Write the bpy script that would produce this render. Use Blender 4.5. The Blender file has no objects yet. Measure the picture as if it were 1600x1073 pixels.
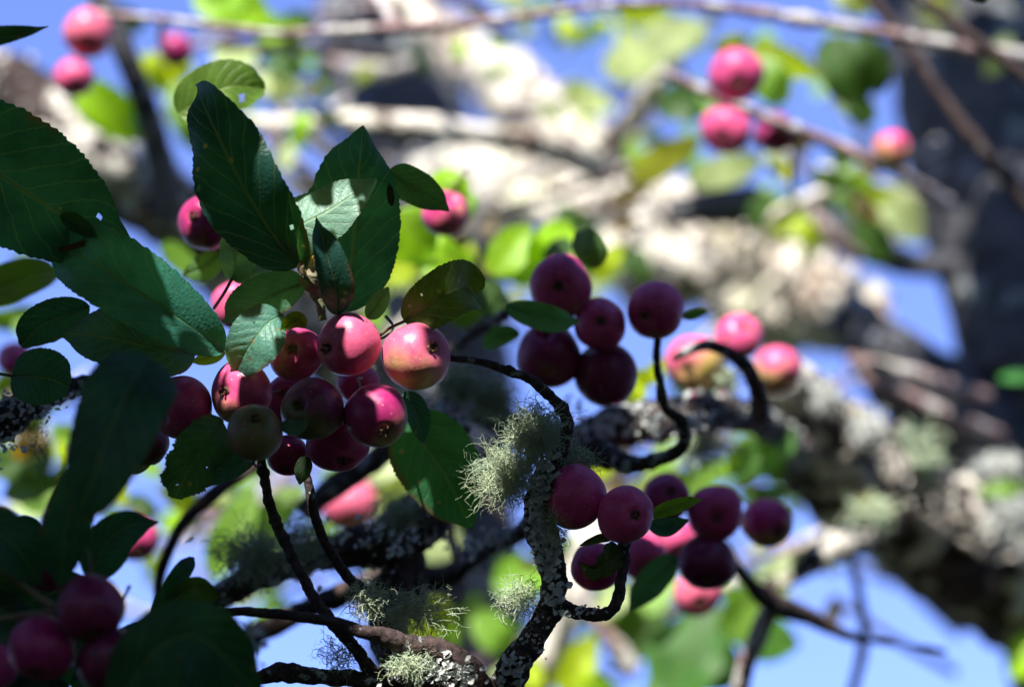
import bpy, math, random
import numpy as np
from mathutils import Vector, Matrix, noise
R = math.radians
rnd = random.Random(7)
scene = bpy.context.scene

# ------------------------------------------------------------------ camera
PITCH = 30.0
CAM = Vector((0, 0, 1.6))
cd = bpy.data.cameras.new("camera")
cam = bpy.data.objects.new("camera", cd)
scene.collection.objects.link(cam)
cam.location = CAM
cam.rotation_euler = (R(90 + PITCH), 0, 0)
cd.lens = 85; cd.sensor_width = 36; cd.clip_start = 0.02; cd.clip_end = 5000
cd.dof.use_dof = True; cd.dof.focus_distance = 1.0; cd.dof.aperture_fstop = 4.2
scene.camera = cam
# ------------------------------------------------------------------ sky, sun, exposure
SUN_EL, SUN_AZ = 31.0, 193.0          # azimuth clockwise from +Y: the sun stands behind the camera, a little to the left
SUN = Vector((math.cos(R(SUN_EL)) * math.sin(R(SUN_AZ)), math.cos(R(SUN_EL)) * math.cos(R(SUN_AZ)), math.sin(R(SUN_EL))))
world = bpy.data.worlds.new("World"); scene.world = world; world.use_nodes = True
wn = world.node_tree.nodes; wl = world.node_tree.links; wn.clear()
sky = wn.new("ShaderNodeTexSky"); sky.sky_type = 'NISHITA'; sky.sun_disc = False
sky.sun_elevation = R(SUN_EL); sky.sun_rotation = R(SUN_AZ)
sky.altitude = 2500; sky.air_density = 1.0; sky.dust_density = 0.0; sky.ozone_density = 4.0
bgn = wn.new("ShaderNodeBackground"); bgn.inputs[1].default_value = 0.125
wo = wn.new("ShaderNodeOutputWorld")
tnt = wn.new("ShaderNodeMix"); tnt.data_type = 'RGBA'; tnt.blend_type = 'MULTIPLY'; tnt.inputs[0].default_value = 1.0
tnt.inputs[7].default_value = (1.24, 1.07, 1.40, 1)      # the photograph's cool, slightly violet white balance
wl.new(sky.outputs[0], tnt.inputs[6]); wl.new(tnt.outputs[2], bgn.inputs[0]); wl.new(bgn.outputs[0], wo.inputs[0])
sd = bpy.data.lights.new("sun", 'SUN'); sd.energy = 5.0; sd.angle = R(0.5); sd.color = (1.0, 0.95, 0.88)
sun = bpy.data.objects.new("sun", sd); scene.collection.objects.link(sun)
sun.rotation_euler = SUN.to_track_quat('Z', 'Y').to_euler()
sun.location = (0, -3, 8)
scene.view_settings.view_transform = 'Standard'; scene.view_settings.look = 'None'
scene.view_settings.gamma = 1.0; scene.view_settings.use_curve_mapping = False
scene.view_settings.exposure = 1.4
scene.cycles.use_denoising = True
scene.cycles.max_bounces = 5; scene.cycles.diffuse_bounces = 3; scene.cycles.glossy_bounces = 2; scene.cycles.transmission_bounces = 3
scene.cycles.sample_clamp_indirect = 6

# ------------------------------------------------------------------ helpers
VD = Vector((0, math.cos(R(PITCH)), math.sin(R(PITCH))))
UP = Vector((0, -math.sin(R(PITCH)), math.cos(R(PITCH))))
RT = Vector((1, 0, 0))
TX = 18.0 / 85.0
def pt(x, y, d):
    return CAM + d * (VD + RT * ((x - 800) / 800 * TX) + UP * ((536.5 - y) / 800 * TX))
def px(d): return d * TX / 800
def project(P):
    v = P - CAM; d = v.dot(VD)
    if d < 0.02: return None
    return 800 + v.dot(RT) / d / TX * 800, 536.5 - v.dot(UP) / d / TX * 800, d
C = scene.collection
def link(name, me, parent=None, loc=(0, 0, 0)):
    o = bpy.data.objects.new(name, me); C.objects.link(o)
    o.location = loc
    if parent is not None: o.parent = parent
    return o
def mesh(name, verts, faces, mat, smooth=True, uvs=None):
    me = bpy.data.meshes.new(name)
    me.from_pydata([tuple(v) for v in verts], [], faces)
    if mat: me.materials.append(mat)
    if smooth: me.polygons.foreach_set("use_smooth", [True] * len(me.polygons))
    if uvs is not None:
        uvl = me.uv_layers.new(name="UVMap")
        flat = []
        for l in me.loops: flat += uvs[l.vertex_index]
        uvl.data.foreach_set("uv", flat)
    me.update()
    return me
def catmull(P, n):
    """n+1 samples over the control points (tuples of floats), even by index-length."""
    P = [tuple(p) for p in P]
    k = len(P)
    if k == 2:
        return [tuple(a + (b - a) * i / n for a, b in zip(P[0], P[1])) for i in range(n + 1)]
    seg = [math.dist(P[i][:3], P[i + 1][:3]) + 1e-9 for i in range(k - 1)]
    tot = sum(seg); out = []
    for i in range(n + 1):
        s = tot * i / n; j = 0
        while j < k - 2 and s > seg[j]: s -= seg[j]; j += 1
        t = min(1, s / seg[j])
        p1, p2 = P[j], P[j + 1]
        p0 = P[j - 1] if j > 0 else tuple(2 * a - b for a, b in zip(p1, p2))
        p3 = P[j + 2] if j + 2 < k else tuple(2 * b - a for a, b in zip(p1, p2))
        out.append(tuple(0.5 * ((2 * b) + (c - a) * t + (2 * a - 5 * b + 4 * c - d) * t * t + (3 * b - a - 3 * c + d) * t ** 3) for a, b, c, d in zip(p0, p1, p2, p3)))
    return out
def tube(samples, sides, rough=0.0, freq=60.0, verts=None, faces=None, nodes=0.0, seed=0, cap=True):
    """samples: (x,y,z,r) -> ring tube appended to verts, faces"""
    verts = [] if verts is None else verts; faces = [] if faces is None else faces
    n = len(samples); base = len(verts)
    V = [Vector(s[:3]) for s in samples]
    T = [(V[min(i + 1, n - 1)] - V[max(i - 1, 0)]).normalized() for i in range(n)]
    a = Vector((0.31, 0.77, 0.55)); A = (a - T[0] * a.dot(T[0])).normalized()
    rr = random.Random(seed); off = Vector((rr.uniform(-9, 9), rr.uniform(-9, 9), rr.uniform(-9, 9)))
    for i in range(n):
        A = (A - T[i] * A.dot(T[i])).normalized(); B = T[i].cross(A)
        for j in range(sides):
            th = 2 * math.pi * j / sides
            D = A * math.cos(th) + B * math.sin(th)
            r = samples[i][3]
            if rough:
                q = (V[i] + D * r) * freq + off
                r *= 1 + rough * (noise.noise(q) + 0.55 * noise.noise(q * 2.3) + 0.3 * noise.noise(q * 5.1))
            if nodes:
                u = noise.noise(V[i] * freq * 0.5 + off * 2)
                r *= 1 + nodes * max(0, u - 0.25) * 1.8
            verts.append(V[i] + D * r)
    for i in range(n - 1):
        for j in range(sides):
            j2 = (j + 1) % sides
            faces.append((base + i * sides + j, base + i * sides + j2, base + (i + 1) * sides + j2, base + (i + 1) * sides + j))
    if cap:
        faces.append(tuple(base + j for j in range(sides))[::-1])
        faces.append(tuple(base + (n - 1) * sides + j for j in range(sides)))
    return verts, faces

# ------------------------------------------------------------------ materials
class NT:
    def __init__(s, name):
        s.m = bpy.data.materials.new(name); s.m.use_nodes = True
        s.t = s.m.node_tree; s.t.nodes.clear()
        s.out = s.n("ShaderNodeOutputMaterial")
    def n(s, typ, **kw):
        nd = s.t.nodes.new(typ)
        for k, v in kw.items(): setattr(nd, k, v)
        return nd
    def set(s, inp, v):
        if hasattr(v, "is_output") or isinstance(v, bpy.types.NodeSocket): s.t.links.new(v, inp)
        else: inp.default_value = v
    def math(s, op, a, b=0.0, c=None):
        nd = s.n("ShaderNodeMath", operation=op); s.set(nd.inputs[0], a); s.set(nd.inputs[1], b)
        if c is not None: s.set(nd.inputs[2], c)
        return nd.outputs[0]
    def ramp(s, v, lo, hi, a=0.0, b=1.0):
        nd = s.n("ShaderNodeMapRange"); nd.interpolation_type = 'SMOOTHSTEP'
        for i, x in enumerate((v, lo, hi, a, b)): s.set(nd.inputs[i], x)
        return nd.outputs[0]
    def mix(s, f, a, b, typ='MIX'):
        nd = s.n("ShaderNodeMix", data_type='RGBA', blend_type=typ)
        s.set(nd.inputs[0], f); s.set(nd.inputs[6], a); s.set(nd.inputs[7], b)
        return nd.outputs[2]
    def noise(s, vec, scale, detail=3.0, rough=0.55):
        nd = s.n("ShaderNodeTexNoise"); s.set(nd.inputs["Vector"], vec)
        nd.inputs["Scale"].default_value = scale; nd.inputs["Detail"].default_value = detail; nd.inputs["Roughness"].default_value = rough
        return nd.outputs[0]
    def voro(s, vec, scale, feature='F1'):
        nd = s.n("ShaderNodeTexVoronoi", feature=feature); s.set(nd.inputs["Vector"], vec); nd.inputs["Scale"].default_value = scale
        return nd
    def bump(s, h, strength, dist):
        nd = s.n("ShaderNodeBump"); nd.inputs["Strength"].default_value = strength; nd.inputs["Distance"].default_value = dist
        s.set(nd.inputs["Height"], h); return nd.outputs[0]
def c4(r, g, b): return (r, g, b, 1)

def make_leaf_mat(name, trans=0.4, rough=0.42, tint=(3.0, 2.6, 0.5)):
    k = NT(name)
    uv = k.n("ShaderNodeUVMap").outputs[0]
    sp = k.n("ShaderNodeSeparateXYZ"); k.t.links.new(uv, sp.inputs[0])
    oi = k.n("ShaderNodeObjectInfo"); pos = k.n("ShaderNodeTexCoord").outputs["Object"]
    u = k.math('ABSOLUTE', k.math('SUBTRACT', sp.outputs[0], 0.5)); v = sp.outputs[1]
    wob = k.noise(uv, 5.0, 2.0)
    ph = k.math('SUBTRACT', k.math('MULTIPLY', v, 9.0), k.math('MULTIPLY', k.math('POWER', u, 0.8), 4.6))
    ph = k.math('ADD', ph, k.math('MULTIPLY', wob, 0.5))
    lat = k.math('ABSOLUTE', k.math('SUBTRACT', k.math('FRACT', ph), 0.5))
    lat = k.ramp(lat, 0.0, 0.075, 1.0, 0.0)
    mid = k.ramp(u, 0.008, 0.028, 1.0, 0.0)
    vein = k.math('MAXIMUM', k.math('MULTIPLY', lat, 0.6), mid)
    ret = k.voro(pos, 520.0, 'DISTANCE_TO_EDGE').outputs[0]
    retv = k.ramp(ret, 0.0, 0.12, 1.0, 0.0)
    col = oi.outputs["Color"]
    blot = k.noise(pos, 55.0, 4.0)
    hs = k.n("ShaderNodeHueSaturation"); k.set(hs.inputs["Color"], col)
    k.set(hs.inputs["Value"], k.ramp(blot, 0.3, 0.7, 0.72, 1.25))
    base = hs.outputs[0]
    base = k.mix(k.math('MULTIPLY', retv, 0.22), base, k.mix(1.0, base, c4(1.6, 1.5, 1.2), 'MULTIPLY'))
    base = k.mix(k.math('MULTIPLY', vein, 0.75), base, k.mix(0.55, k.mix(1.0, base, c4(2.2, 1.9, 1.5), 'MULTIPLY'), c4(0.13, 0.17, 0.06)))
    # scab: small brown and pale specks
    sv = k.voro(pos, 130.0); spk = k.ramp(sv.outputs["Distance"], 0.10, 0.2, 1.0, 0.0)
    rare = k.ramp(k.noise(pos, 38.0, 2.0), 0.58, 0.66)
    base = k.mix(k.math('MULTIPLY', k.math('MULTIPLY', spk, rare), 0.8), base, c4(0.20, 0.17, 0.09))
    # brown margin patches
    edge = k.math('MULTIPLY', k.ramp(u, 0.38, 0.5), k.ramp(k.noise(pos, 30.0, 3.0), 0.58, 0.68))
    base = k.mix(k.math('MULTIPLY', edge, 0.8), base, c4(0.10, 0.045, 0.02))
    b = k.n("ShaderNodeBsdfPrincipled"); k.set(b.inputs["Base Color"], base)
    b.inputs["Roughness"].default_value = rough; b.inputs["Specular IOR Level"].default_value = 0.35
    h = k.math('ADD', k.math('MULTIPLY', vein, -0.6), k.math('ADD', k.math('MULTIPLY', ret, 0.5), k.math('MULTIPLY', blot, 0.7)))
    k.set(b.inputs["Normal"], k.bump(h, 0.55, 0.0010))
    tr = k.n("ShaderNodeBsdfTranslucent"); k.set(tr.inputs[0], k.mix(1.0, base, c4(*tint), 'MULTIPLY'))
    ms = k.n("ShaderNodeMixShader"); ms.inputs[0].default_value = trans
    k.t.links.new(b.outputs[0], ms.inputs[1]); k.t.links.new(tr.outputs[0], ms.inputs[2])
    k.t.links.new(ms.outputs[0], k.out.inputs[0])
    return k.m
M_LEAF = make_leaf_mat("leaf_green", rough=0.44)
def make_added_leaf_mat():
    k = NT("added_leaf_green"); b = k.n("ShaderNodeBsdfPrincipled"); b.inputs["Roughness"].default_value = 0.5
    oi = k.n("ShaderNodeObjectInfo"); pos = k.n("ShaderNodeTexCoord").outputs["Object"]
    col = k.mix(k.ramp(k.noise(pos, 9.0, 1.0), 0.35, 0.65), c4(0.030, 0.075, 0.030), c4(0.055, 0.12, 0.035)); k.set(b.inputs["Base Color"], col)
    tr = k.n("ShaderNodeBsdfTranslucent"); k.set(tr.inputs[0], k.mix(1.0, col, c4(1.9, 1.7, 0.6), 'MULTIPLY')); ms = k.n("ShaderNodeMixShader"); ms.inputs[0].default_value = 0.3
    k.t.links.new(b.outputs[0], ms.inputs[1]); k.t.links.new(tr.outputs[0], ms.inputs[2]); k.t.links.new(ms.outputs[0], k.out.inputs[0]); return k.m
M_ADDED_LEAF = make_added_leaf_mat()

def make_stalk_mat(name, a, b_, rough=0.55):
    k = NT(name); pos = k.n("ShaderNodeTexCoord").outputs["Object"]
    f = k.ramp(k.noise(pos, 90.0), 0.35, 0.65)
    b = k.n("ShaderNodeBsdfPrincipled"); k.set(b.inputs["Base Color"], k.mix(f, c4(*a), c4(*b_)))
    b.inputs["Roughness"].default_value = rough
    k.set(b.inputs["Normal"], k.bump(k.noise(pos, 900.0), 0.3, 0.0006))
    k.t.links.new(b.outputs[0], k.out.inputs[0]); return k.m
M_STALK = make_stalk_mat("leaf_stalk", (0.13, 0.16, 0.05), (0.16, 0.09, 0.05))
M_FSTEM = make_stalk_mat("fruit_stem", (0.16, 0.15, 0.05), (0.13, 0.06, 0.04))
M_CALYX = make_stalk_mat("dry_calyx", (0.16, 0.09, 0.045), (0.05, 0.03, 0.02), 0.9)
M_BUD = make_stalk_mat("bud_scale", (0.10, 0.14, 0.06), (0.22, 0.17, 0.12), 0.8)
M_DRY = make_stalk_mat("dry_leaf", (0.16, 0.07, 0.03), (0.07, 0.04, 0.025), 0.85)

def make_bark(name, dark, brown, lichen, amount, scale, bump=0.9, bd=0.004):
    k = NT(name); pos = k.n("ShaderNodeTexCoord").outputs["Object"]
    n1 = k.noise(pos, 34.0 * scale, 5.0, 0.65); n2 = k.noise(pos, 130.0 * scale, 4.0, 0.6); n3 = k.noise(pos, 420.0 * scale, 3.0)
    base = k.mix(k.ramp(n2, 0.35, 0.65), c4(*dark), c4(*brown))
    lic = k.math('ADD', n1, k.math('MULTIPLY', k.math('SUBTRACT', n2, 0.5), 0.55))
    lo = 0.72 - amount * 0.42
    lf = k.ramp(lic, lo, lo + 0.06)
    lc = k.mix(k.ramp(n3, 0.35, 0.65), c4(*[x * 0.62 for x in lichen]), c4(*lichen))
    lc = k.mix(k.ramp(k.noise(pos, 21.0 * scale), 0.5, 0.7, 0.0, 0.5), lc, c4(lichen[0] * 0.85, lichen[1], lichen[2] * 0.6))
    col = k.mix(lf, base, lc)
    b = k.n("ShaderNodeBsdfPrincipled"); k.set(b.inputs["Base Color"], col); b.inputs["Roughness"].default_value = 0.88
    b.inputs["Specular IOR Level"].default_value = 0.25
    h = k.math('ADD', k.math('ADD', n2, k.math('MULTIPLY', n3, 0.5)), k.math('MULTIPLY', lf, 0.5))
    k.set(b.inputs["Normal"], k.bump(h, bump, bd))
    k.t.links.new(b.outputs[0], k.out.inputs[0]); return k.m
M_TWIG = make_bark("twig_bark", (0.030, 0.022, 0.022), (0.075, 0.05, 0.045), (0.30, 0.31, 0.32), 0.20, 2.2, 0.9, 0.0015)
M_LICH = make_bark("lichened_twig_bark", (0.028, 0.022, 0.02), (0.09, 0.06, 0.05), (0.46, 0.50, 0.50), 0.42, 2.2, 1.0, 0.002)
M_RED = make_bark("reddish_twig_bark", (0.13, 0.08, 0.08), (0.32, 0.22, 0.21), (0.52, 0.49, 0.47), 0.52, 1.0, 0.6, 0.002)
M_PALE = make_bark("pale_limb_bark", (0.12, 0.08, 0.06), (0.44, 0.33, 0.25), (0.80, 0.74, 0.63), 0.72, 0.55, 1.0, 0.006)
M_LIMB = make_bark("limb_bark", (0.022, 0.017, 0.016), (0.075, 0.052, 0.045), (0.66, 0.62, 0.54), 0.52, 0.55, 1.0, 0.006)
M_TRUNK = make_bark("trunk_bark", (0.034, 0.036, 0.044), (0.085, 0.084, 0.092), (0.20, 0.21, 0.25), 0.40, 0.4, 1.0, 0.008)

def make_apple():
    k = NT("crab_apple_skin"); tc = k.n("ShaderNodeTexCoord"); pos = tc.outputs["Object"]
    oi = k.n("ShaderNodeObjectInfo"); oc = k.n("ShaderNodeSeparateColor"); k.t.links.new(oi.outputs["Color"], oc.inputs[0])
    rv = k.n("ShaderNodeVectorMath", operation='ADD'); k.set(rv.inputs[0], pos)
    cx = k.n("ShaderNodeCombineXYZ"); 
    for i in range(3): k.set(cx.inputs[i], k.math('MULTIPLY', oi.outputs["Random"], 3.1 + i))
    k.set(rv.inputs[1], cx.outputs[0]); p2 = rv.outputs[0]
    big = k.noise(p2, 42.0, 3.0); med = k.noise(p2, 170.0, 4.0); fine = k.noise(p2, 900.0, 2.0)
    sx = k.n("ShaderNodeSeparateXYZ"); k.t.links.new(pos, sx.inputs[0])
    # colour.r = how green, colour.g = how dark, colour.b = how pale
    g = k.math('ADD', k.math('ADD', k.math('MULTIPLY', big, 0.9), k.math('MULTIPLY', med, 0.35)), k.math('MULTIPLY', sx.outputs[0], 26.0))
    gf = k.ramp(k.math('ADD', g, oc.outputs[0]), 0.86, 1.30)
    red = k.mix(k.ramp(med, 0.35, 0.65), c4(0.42, 0.012, 0.15), c4(0.60, 0.040, 0.20))
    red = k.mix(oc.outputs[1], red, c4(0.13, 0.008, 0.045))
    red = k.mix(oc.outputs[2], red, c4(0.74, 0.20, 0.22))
    grn = k.mix(k.ramp(med, 0.3, 0.7), c4(0.36, 0.33, 0.07), c4(0.55, 0.36, 0.11))
    grn = k.mix(oc.outputs[1], grn, c4(0.07, 0.085, 0.03))
    col = k.mix(gf, red, grn)
    # streaks of redder skin, pale lenticels, brown scab
    stv = k.n("ShaderNodeMapping"); k.set(stv.inputs[0], p2); stv.inputs["Scale"].default_value = (1.0, 1.0, 0.25)
    st = k.ramp(k.noise(stv.outputs[0], 230.0, 3.0), 0.5, 0.68)
    col = k.mix(k.math('MULTIPLY', st, 0.35), col, c4(0.46, 0.025, 0.12))
    vd = k.voro(p2, 300.0); dots = k.ramp(vd.outputs["Distance"], 0.06, 0.16, 1.0, 0.0)
    col = k.mix(k.math('MULTIPLY', dots, 0.35), col, c4(0.75, 0.55, 0.42))
    scab = k.voro(p2, 75.0); sc = k.math('MULTIPLY', k.ramp(scab.outputs["Distance"], 0.10, 0.16, 1.0, 0.0), k.ramp(k.noise(p2, 33.0), 0.52, 0.58))
    col = k.mix(k.math('MULTIPLY', sc, 0.85), col, c4(0.10, 0.06, 0.035))
    # waxy bloom
    blm = k.ramp(k.noise(p2, 62.0, 4.0), 0.4, 0.75, 0.0, 0.045)
    col = k.mix(blm, col, c4(0.62, 0.45, 0.55))
    b = k.n("ShaderNodeBsdfPrincipled"); k.set(b.inputs["Base Color"], col)
    k.set(b.inputs["Roughness"], k.ramp(med, 0.3, 0.7, 0.30, 0.46)); b.inputs["Specular IOR Level"].default_value = 0.38
    b.inputs["Sheen Weight"].default_value = 0.03; b.inputs["Sheen Roughness"].default_value = 0.5; b.inputs["Sheen Tint"].default_value = c4(0.85, 0.8, 1.0)
    h = k.math('ADD', k.math('MULTIPLY', fine, 0.2), k.math('SUBTRACT', med, k.math('MULTIPLY', sc, 1.2)))
    k.set(b.inputs["Normal"], k.bump(h, 0.25, 0.0012))
    k.t.links.new(b.outputs[0], k.out.inputs[0]); return k.m
M_APPLE = make_apple()

def make_lichen(name, a, b_):
    k = NT(name); pos = k.n("ShaderNodeTexCoord").outputs["Object"]
    col = k.mix(k.ramp(k.noise(pos, 60.0), 0.35, 0.65), c4(*a), c4(*b_))
    b = k.n("ShaderNodeBsdfPrincipled"); k.set(b.inputs["Base Color"], col); b.inputs["Roughness"].default_value = 0.9
    tr = k.n("ShaderNodeBsdfTranslucent"); k.set(tr.inputs[0], col)
    ms = k.n("ShaderNodeMixShader"); ms.inputs[0].default_value = 0.25
    k.t.links.new(b.outputs[0], ms.inputs[1]); k.t.links.new(tr.outputs[0], ms.inputs[2]); k.t.links.new(ms.outputs[0], k.out.inputs[0]); return k.m
M_BEARD = make_lichen("beard_lichen", (0.40, 0.51, 0.36), (0.57, 0.66, 0.45))
M_FLAKE = make_lichen("leafy_lichen", (0.46, 0.50, 0.48), (0.68, 0.70, 0.66))
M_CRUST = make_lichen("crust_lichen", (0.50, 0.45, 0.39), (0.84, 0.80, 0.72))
def make_ground():
    k = NT("meadow_grass"); pos = k.n("ShaderNodeTexCoord").outputs["Object"]
    col = k.mix(k.ramp(k.noise(pos, 1.4, 6.0), 0.35, 0.65), c4(0.035, 0.06, 0.015), c4(0.07, 0.08, 0.03))
    b = k.n("ShaderNodeBsdfPrincipled"); k.set(b.inputs["Base Color"], col); b.inputs["Roughness"].default_value = 0.95
    k.set(b.inputs["Normal"], k.bump(k.noise(pos, 40.0, 5.0), 0.8, 0.05)); k.t.links.new(b.outputs[0], k.out.inputs[0]); return k.m

# ------------------------------------------------------------------ ground
gv, gf = [], []
G = 48
for j in range(G + 1):
    for i in range(G + 1):
        a = (i / G * 2 - 1); b = (j / G * 2 - 1)
        x = 3000 * a * abs(a) ** 2; y = 3000 * b * abs(b) ** 2
        r = math.hypot(x, y)
        gv.append((x, y, 0.06 * noise.noise(Vector((x, y, 0)) * 0.6) * min(1, r / 3) - 0.02))
for j in range(G):
    for i in range(G): gf.append((j * (G + 1) + i, j * (G + 1) + i + 1, (j + 1) * (G + 1) + i + 1, (j + 1) * (G + 1) + i))
ground = link("ground", mesh("ground", gv, gf, make_ground())); ground["kind"] = "structure"

# ------------------------------------------------------------------ the two trees
def tree(label, base, name="crab_apple_tree"):
    e = bpy.data.objects.new(name, None); C.objects.link(e); e.location = base; e.empty_display_size = 0.2
    e["label"] = label; e["category"] = "tree"; return e
NEAR_BASE = Vector((0.72, 1.75, 0)); FAR_BASE = Vector((-0.10, 2.95, 0))
near = tree("old crab apple tree with fruit-laden twigs in focus and dark trunk at right", NEAR_BASE)
far = tree("blurred second crab apple tree behind, with a thick grey trunk left of centre", FAR_BASE)
near["group"] = far["group"] = "crab apple trees"
LIT = []        # (point, radius) that the sun reaches in the photograph
def branch(tr, pts, mat, rough=0.18, freq=None, sides=10, name="branch", nodes=0.0, lit=None, world_pts=None, step=0.55, smin=8, crust=None):
    """pts: (x, y, depth, radius in photo pixels)"""
    P = []
    for x, y, d, r in pts:
        p = pt(x, y, d); P.append((p.x, p.y, p.z, r * px(d)))
    if world_pts: P += world_pts
    L = sum(math.dist(P[i][:3], P[i + 1][:3]) for i in range(len(P) - 1))
    rm = sum(p[3] for p in P) / len(P)
    n = max(smin, min(220, int(L / (rm * step))))
    S = catmull(P, n); kk = 0.30 if name in ("twig", "spur") else 0.18
    S = [(a + kk * rm * noise.noise(Vector((a, b, c)) * (0.22 / rm)), b, c + kk * rm * noise.noise(Vector((c, a, b)) * (0.22 / rm)), max(r, 0.0004)) for a, b, c, r in S]
    b0 = tr.location
    S2 = [(a - b0.x, b - b0.y, c - b0.z, r) for a, b, c, r in S]
    v, f = tube(S2, sides, rough, freq or 0.55 / rm, nodes=nodes, seed=int(pts[0][0] * 7 + pts[0][1]) if pts else 3)
    o = link(name, mesh(name, v, f, mat), tr)
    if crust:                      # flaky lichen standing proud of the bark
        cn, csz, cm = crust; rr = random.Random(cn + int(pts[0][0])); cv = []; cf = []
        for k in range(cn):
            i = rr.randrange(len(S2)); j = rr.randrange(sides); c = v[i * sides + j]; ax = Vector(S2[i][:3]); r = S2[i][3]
            if noise.noise(c * (0.8 / rm)) < -0.12 or (name == 'limb' and rm > 0.015 and (c - ax).normalized().dot(SUN) < -0.05 + 0.4 * rr.random() ** 3): continue  # thick limbs keep pale flakes sunward, painting in a sunlit ridge and dark underside
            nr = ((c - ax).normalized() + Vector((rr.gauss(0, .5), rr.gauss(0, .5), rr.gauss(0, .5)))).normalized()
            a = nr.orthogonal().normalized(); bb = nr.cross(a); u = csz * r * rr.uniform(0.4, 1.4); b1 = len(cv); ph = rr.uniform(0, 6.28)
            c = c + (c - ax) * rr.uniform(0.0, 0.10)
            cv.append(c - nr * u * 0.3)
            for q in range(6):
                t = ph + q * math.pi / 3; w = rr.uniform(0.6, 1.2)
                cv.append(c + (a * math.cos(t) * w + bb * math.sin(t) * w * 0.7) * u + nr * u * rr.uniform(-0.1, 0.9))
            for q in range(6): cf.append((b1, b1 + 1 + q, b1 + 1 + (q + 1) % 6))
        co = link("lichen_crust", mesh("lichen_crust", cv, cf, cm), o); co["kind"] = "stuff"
    if lit:
        a, bb = lit
        for i in range(int(a * n), int(bb * n) + 1, max(1, int(n / 12))): LIT.append((Vector(S[i][:3]), S[i][3] + 0.004))
    return o

# --- near tree: trunk and limbs
trunk_low = [(0.66, 1.83, 0.75, 0.105), (0.72, 1.75, -0.05, 0.15)]
branch(near, [(1375, -260, 2.15, 70), (1460, -60, 2.12, 105), (1535, 160, 2.05, 130), (1600, 380, 2.0, 135), (1640, 600, 1.95, 135), (1660, 900, 1.9, 125)], M_TRUNK, 0.10, 14, 28, "trunk", world_pts=trunk_low, step=0.35)
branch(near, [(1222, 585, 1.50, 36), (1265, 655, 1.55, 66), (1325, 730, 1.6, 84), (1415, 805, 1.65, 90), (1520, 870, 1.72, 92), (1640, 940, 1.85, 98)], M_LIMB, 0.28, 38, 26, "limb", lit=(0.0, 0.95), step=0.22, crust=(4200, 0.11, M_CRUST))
branch(near, [(1305, 480, 1.85, 30), (1370, 545, 1.85, 50), (1450, 625, 1.88, 72), (1560, 720, 1.92, 95)], M_TRUNK, 0.25, 30, 18, "limb", step=0.3)
# limb under the frame that carries the in-focus shoots
branch(near, [(560, 1180, 1.02, 26), (760, 1150, 1.03, 34), (1000, 1200, 1.15, 44), (1300, 1240, 1.45, 60), (1620, 1190, 1.8, 80)], M_LIMB, 0.2, 40, 16, "limb")
# in-focus lichened shoot and its bare hooked twig
branch(near, [(705, 561, 1.0, 5), (735, 563, 1.0, 5.5), (770, 571, 1.0, 6.5), (818, 588, 1.0, 7), (845, 606, 1.0, 8.5), (868, 626, 1.0, 8.5), (886, 660, 1.0, 10), (878, 700, 1.0, 11), (862, 735, 1.0, 15)], M_TWIG, 0.26, 340, 14, "twig", nodes=0.6, step=0.22)
branch(near, [(862, 728, 1.003, 18), (842, 780, 1.0, 24), (846, 840, 1.0, 25), (866, 905, 1.0, 21), (858, 955, 0.998, 20), (832, 1003, 0.998, 21), (800, 1050, 1.0, 25), (760, 1150, 1.03, 28)], M_LICH, 0.22, 170, 20, "branch", nodes=0.3, step=0.16)
branch(near, [(872, 945, 1.0, 13), (905, 958, 0.997, 11), (935, 960, 0.995, 10), (962, 945, 0.995, 9.5), (971, 905, 0.997, 9), (974, 870, 1.0, 9), (976, 838, 1.0, 11)], M_TWIG, 0.24, 330, 12, "spur", nodes=0.5, step=0.25)
branch(near, [(408, 715, 1.0, 7), (415, 760, 1.0, 8), (432, 815, 1.0, 8.5), (458, 872, 0.995, 8), (487, 925, 0.99, 8.5), (517, 968, 0.985, 9), (552, 1012, 0.985, 10), (588, 1060, 0.99, 12), (640, 1140, 1.0, 18)], M_TWIG, 0.26, 300, 14, "twig", nodes=0.6, step=0.22)
branch(near, [(478, 730, 1.01, 6), (486, 780, 1.01, 8), (497, 825, 1.015, 8), (522, 872, 1.02, 8.5), (548, 905, 1.03, 9), (585, 945, 1.05, 12), (610, 990, 1.06, 18)], M_TWIG, 0.2, 260, 12, "twig", nodes=0.55, step=0.3)
branch(near, [(285, 962, 0.965, 5), (345, 958, 0.965, 7), (430, 958, 0.965, 8), (510, 970, 0.97, 9), (570, 985, 0.975, 11), (640, 1008, 0.985, 17), (700, 1022, 0.99, 20), (745, 1060, 0.995, 20), (790, 1150, 1.02, 22)], M_TWIG, 0.22, 220, 14, "twig", nodes=0.4, step=0.3)
branch(near, [(395, 1062, 0.99, 9), (440, 1050, 0.99, 15), (500, 1057, 0.99, 13), (570, 1060, 0.99, 15), (640, 1056, 0.99, 24), (720, 1075, 0.995, 30), (760, 1150, 1.02, 30)], M_LICH, 0.3, 160, 18, "branch", nodes=0.4, step=0.2)
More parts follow.
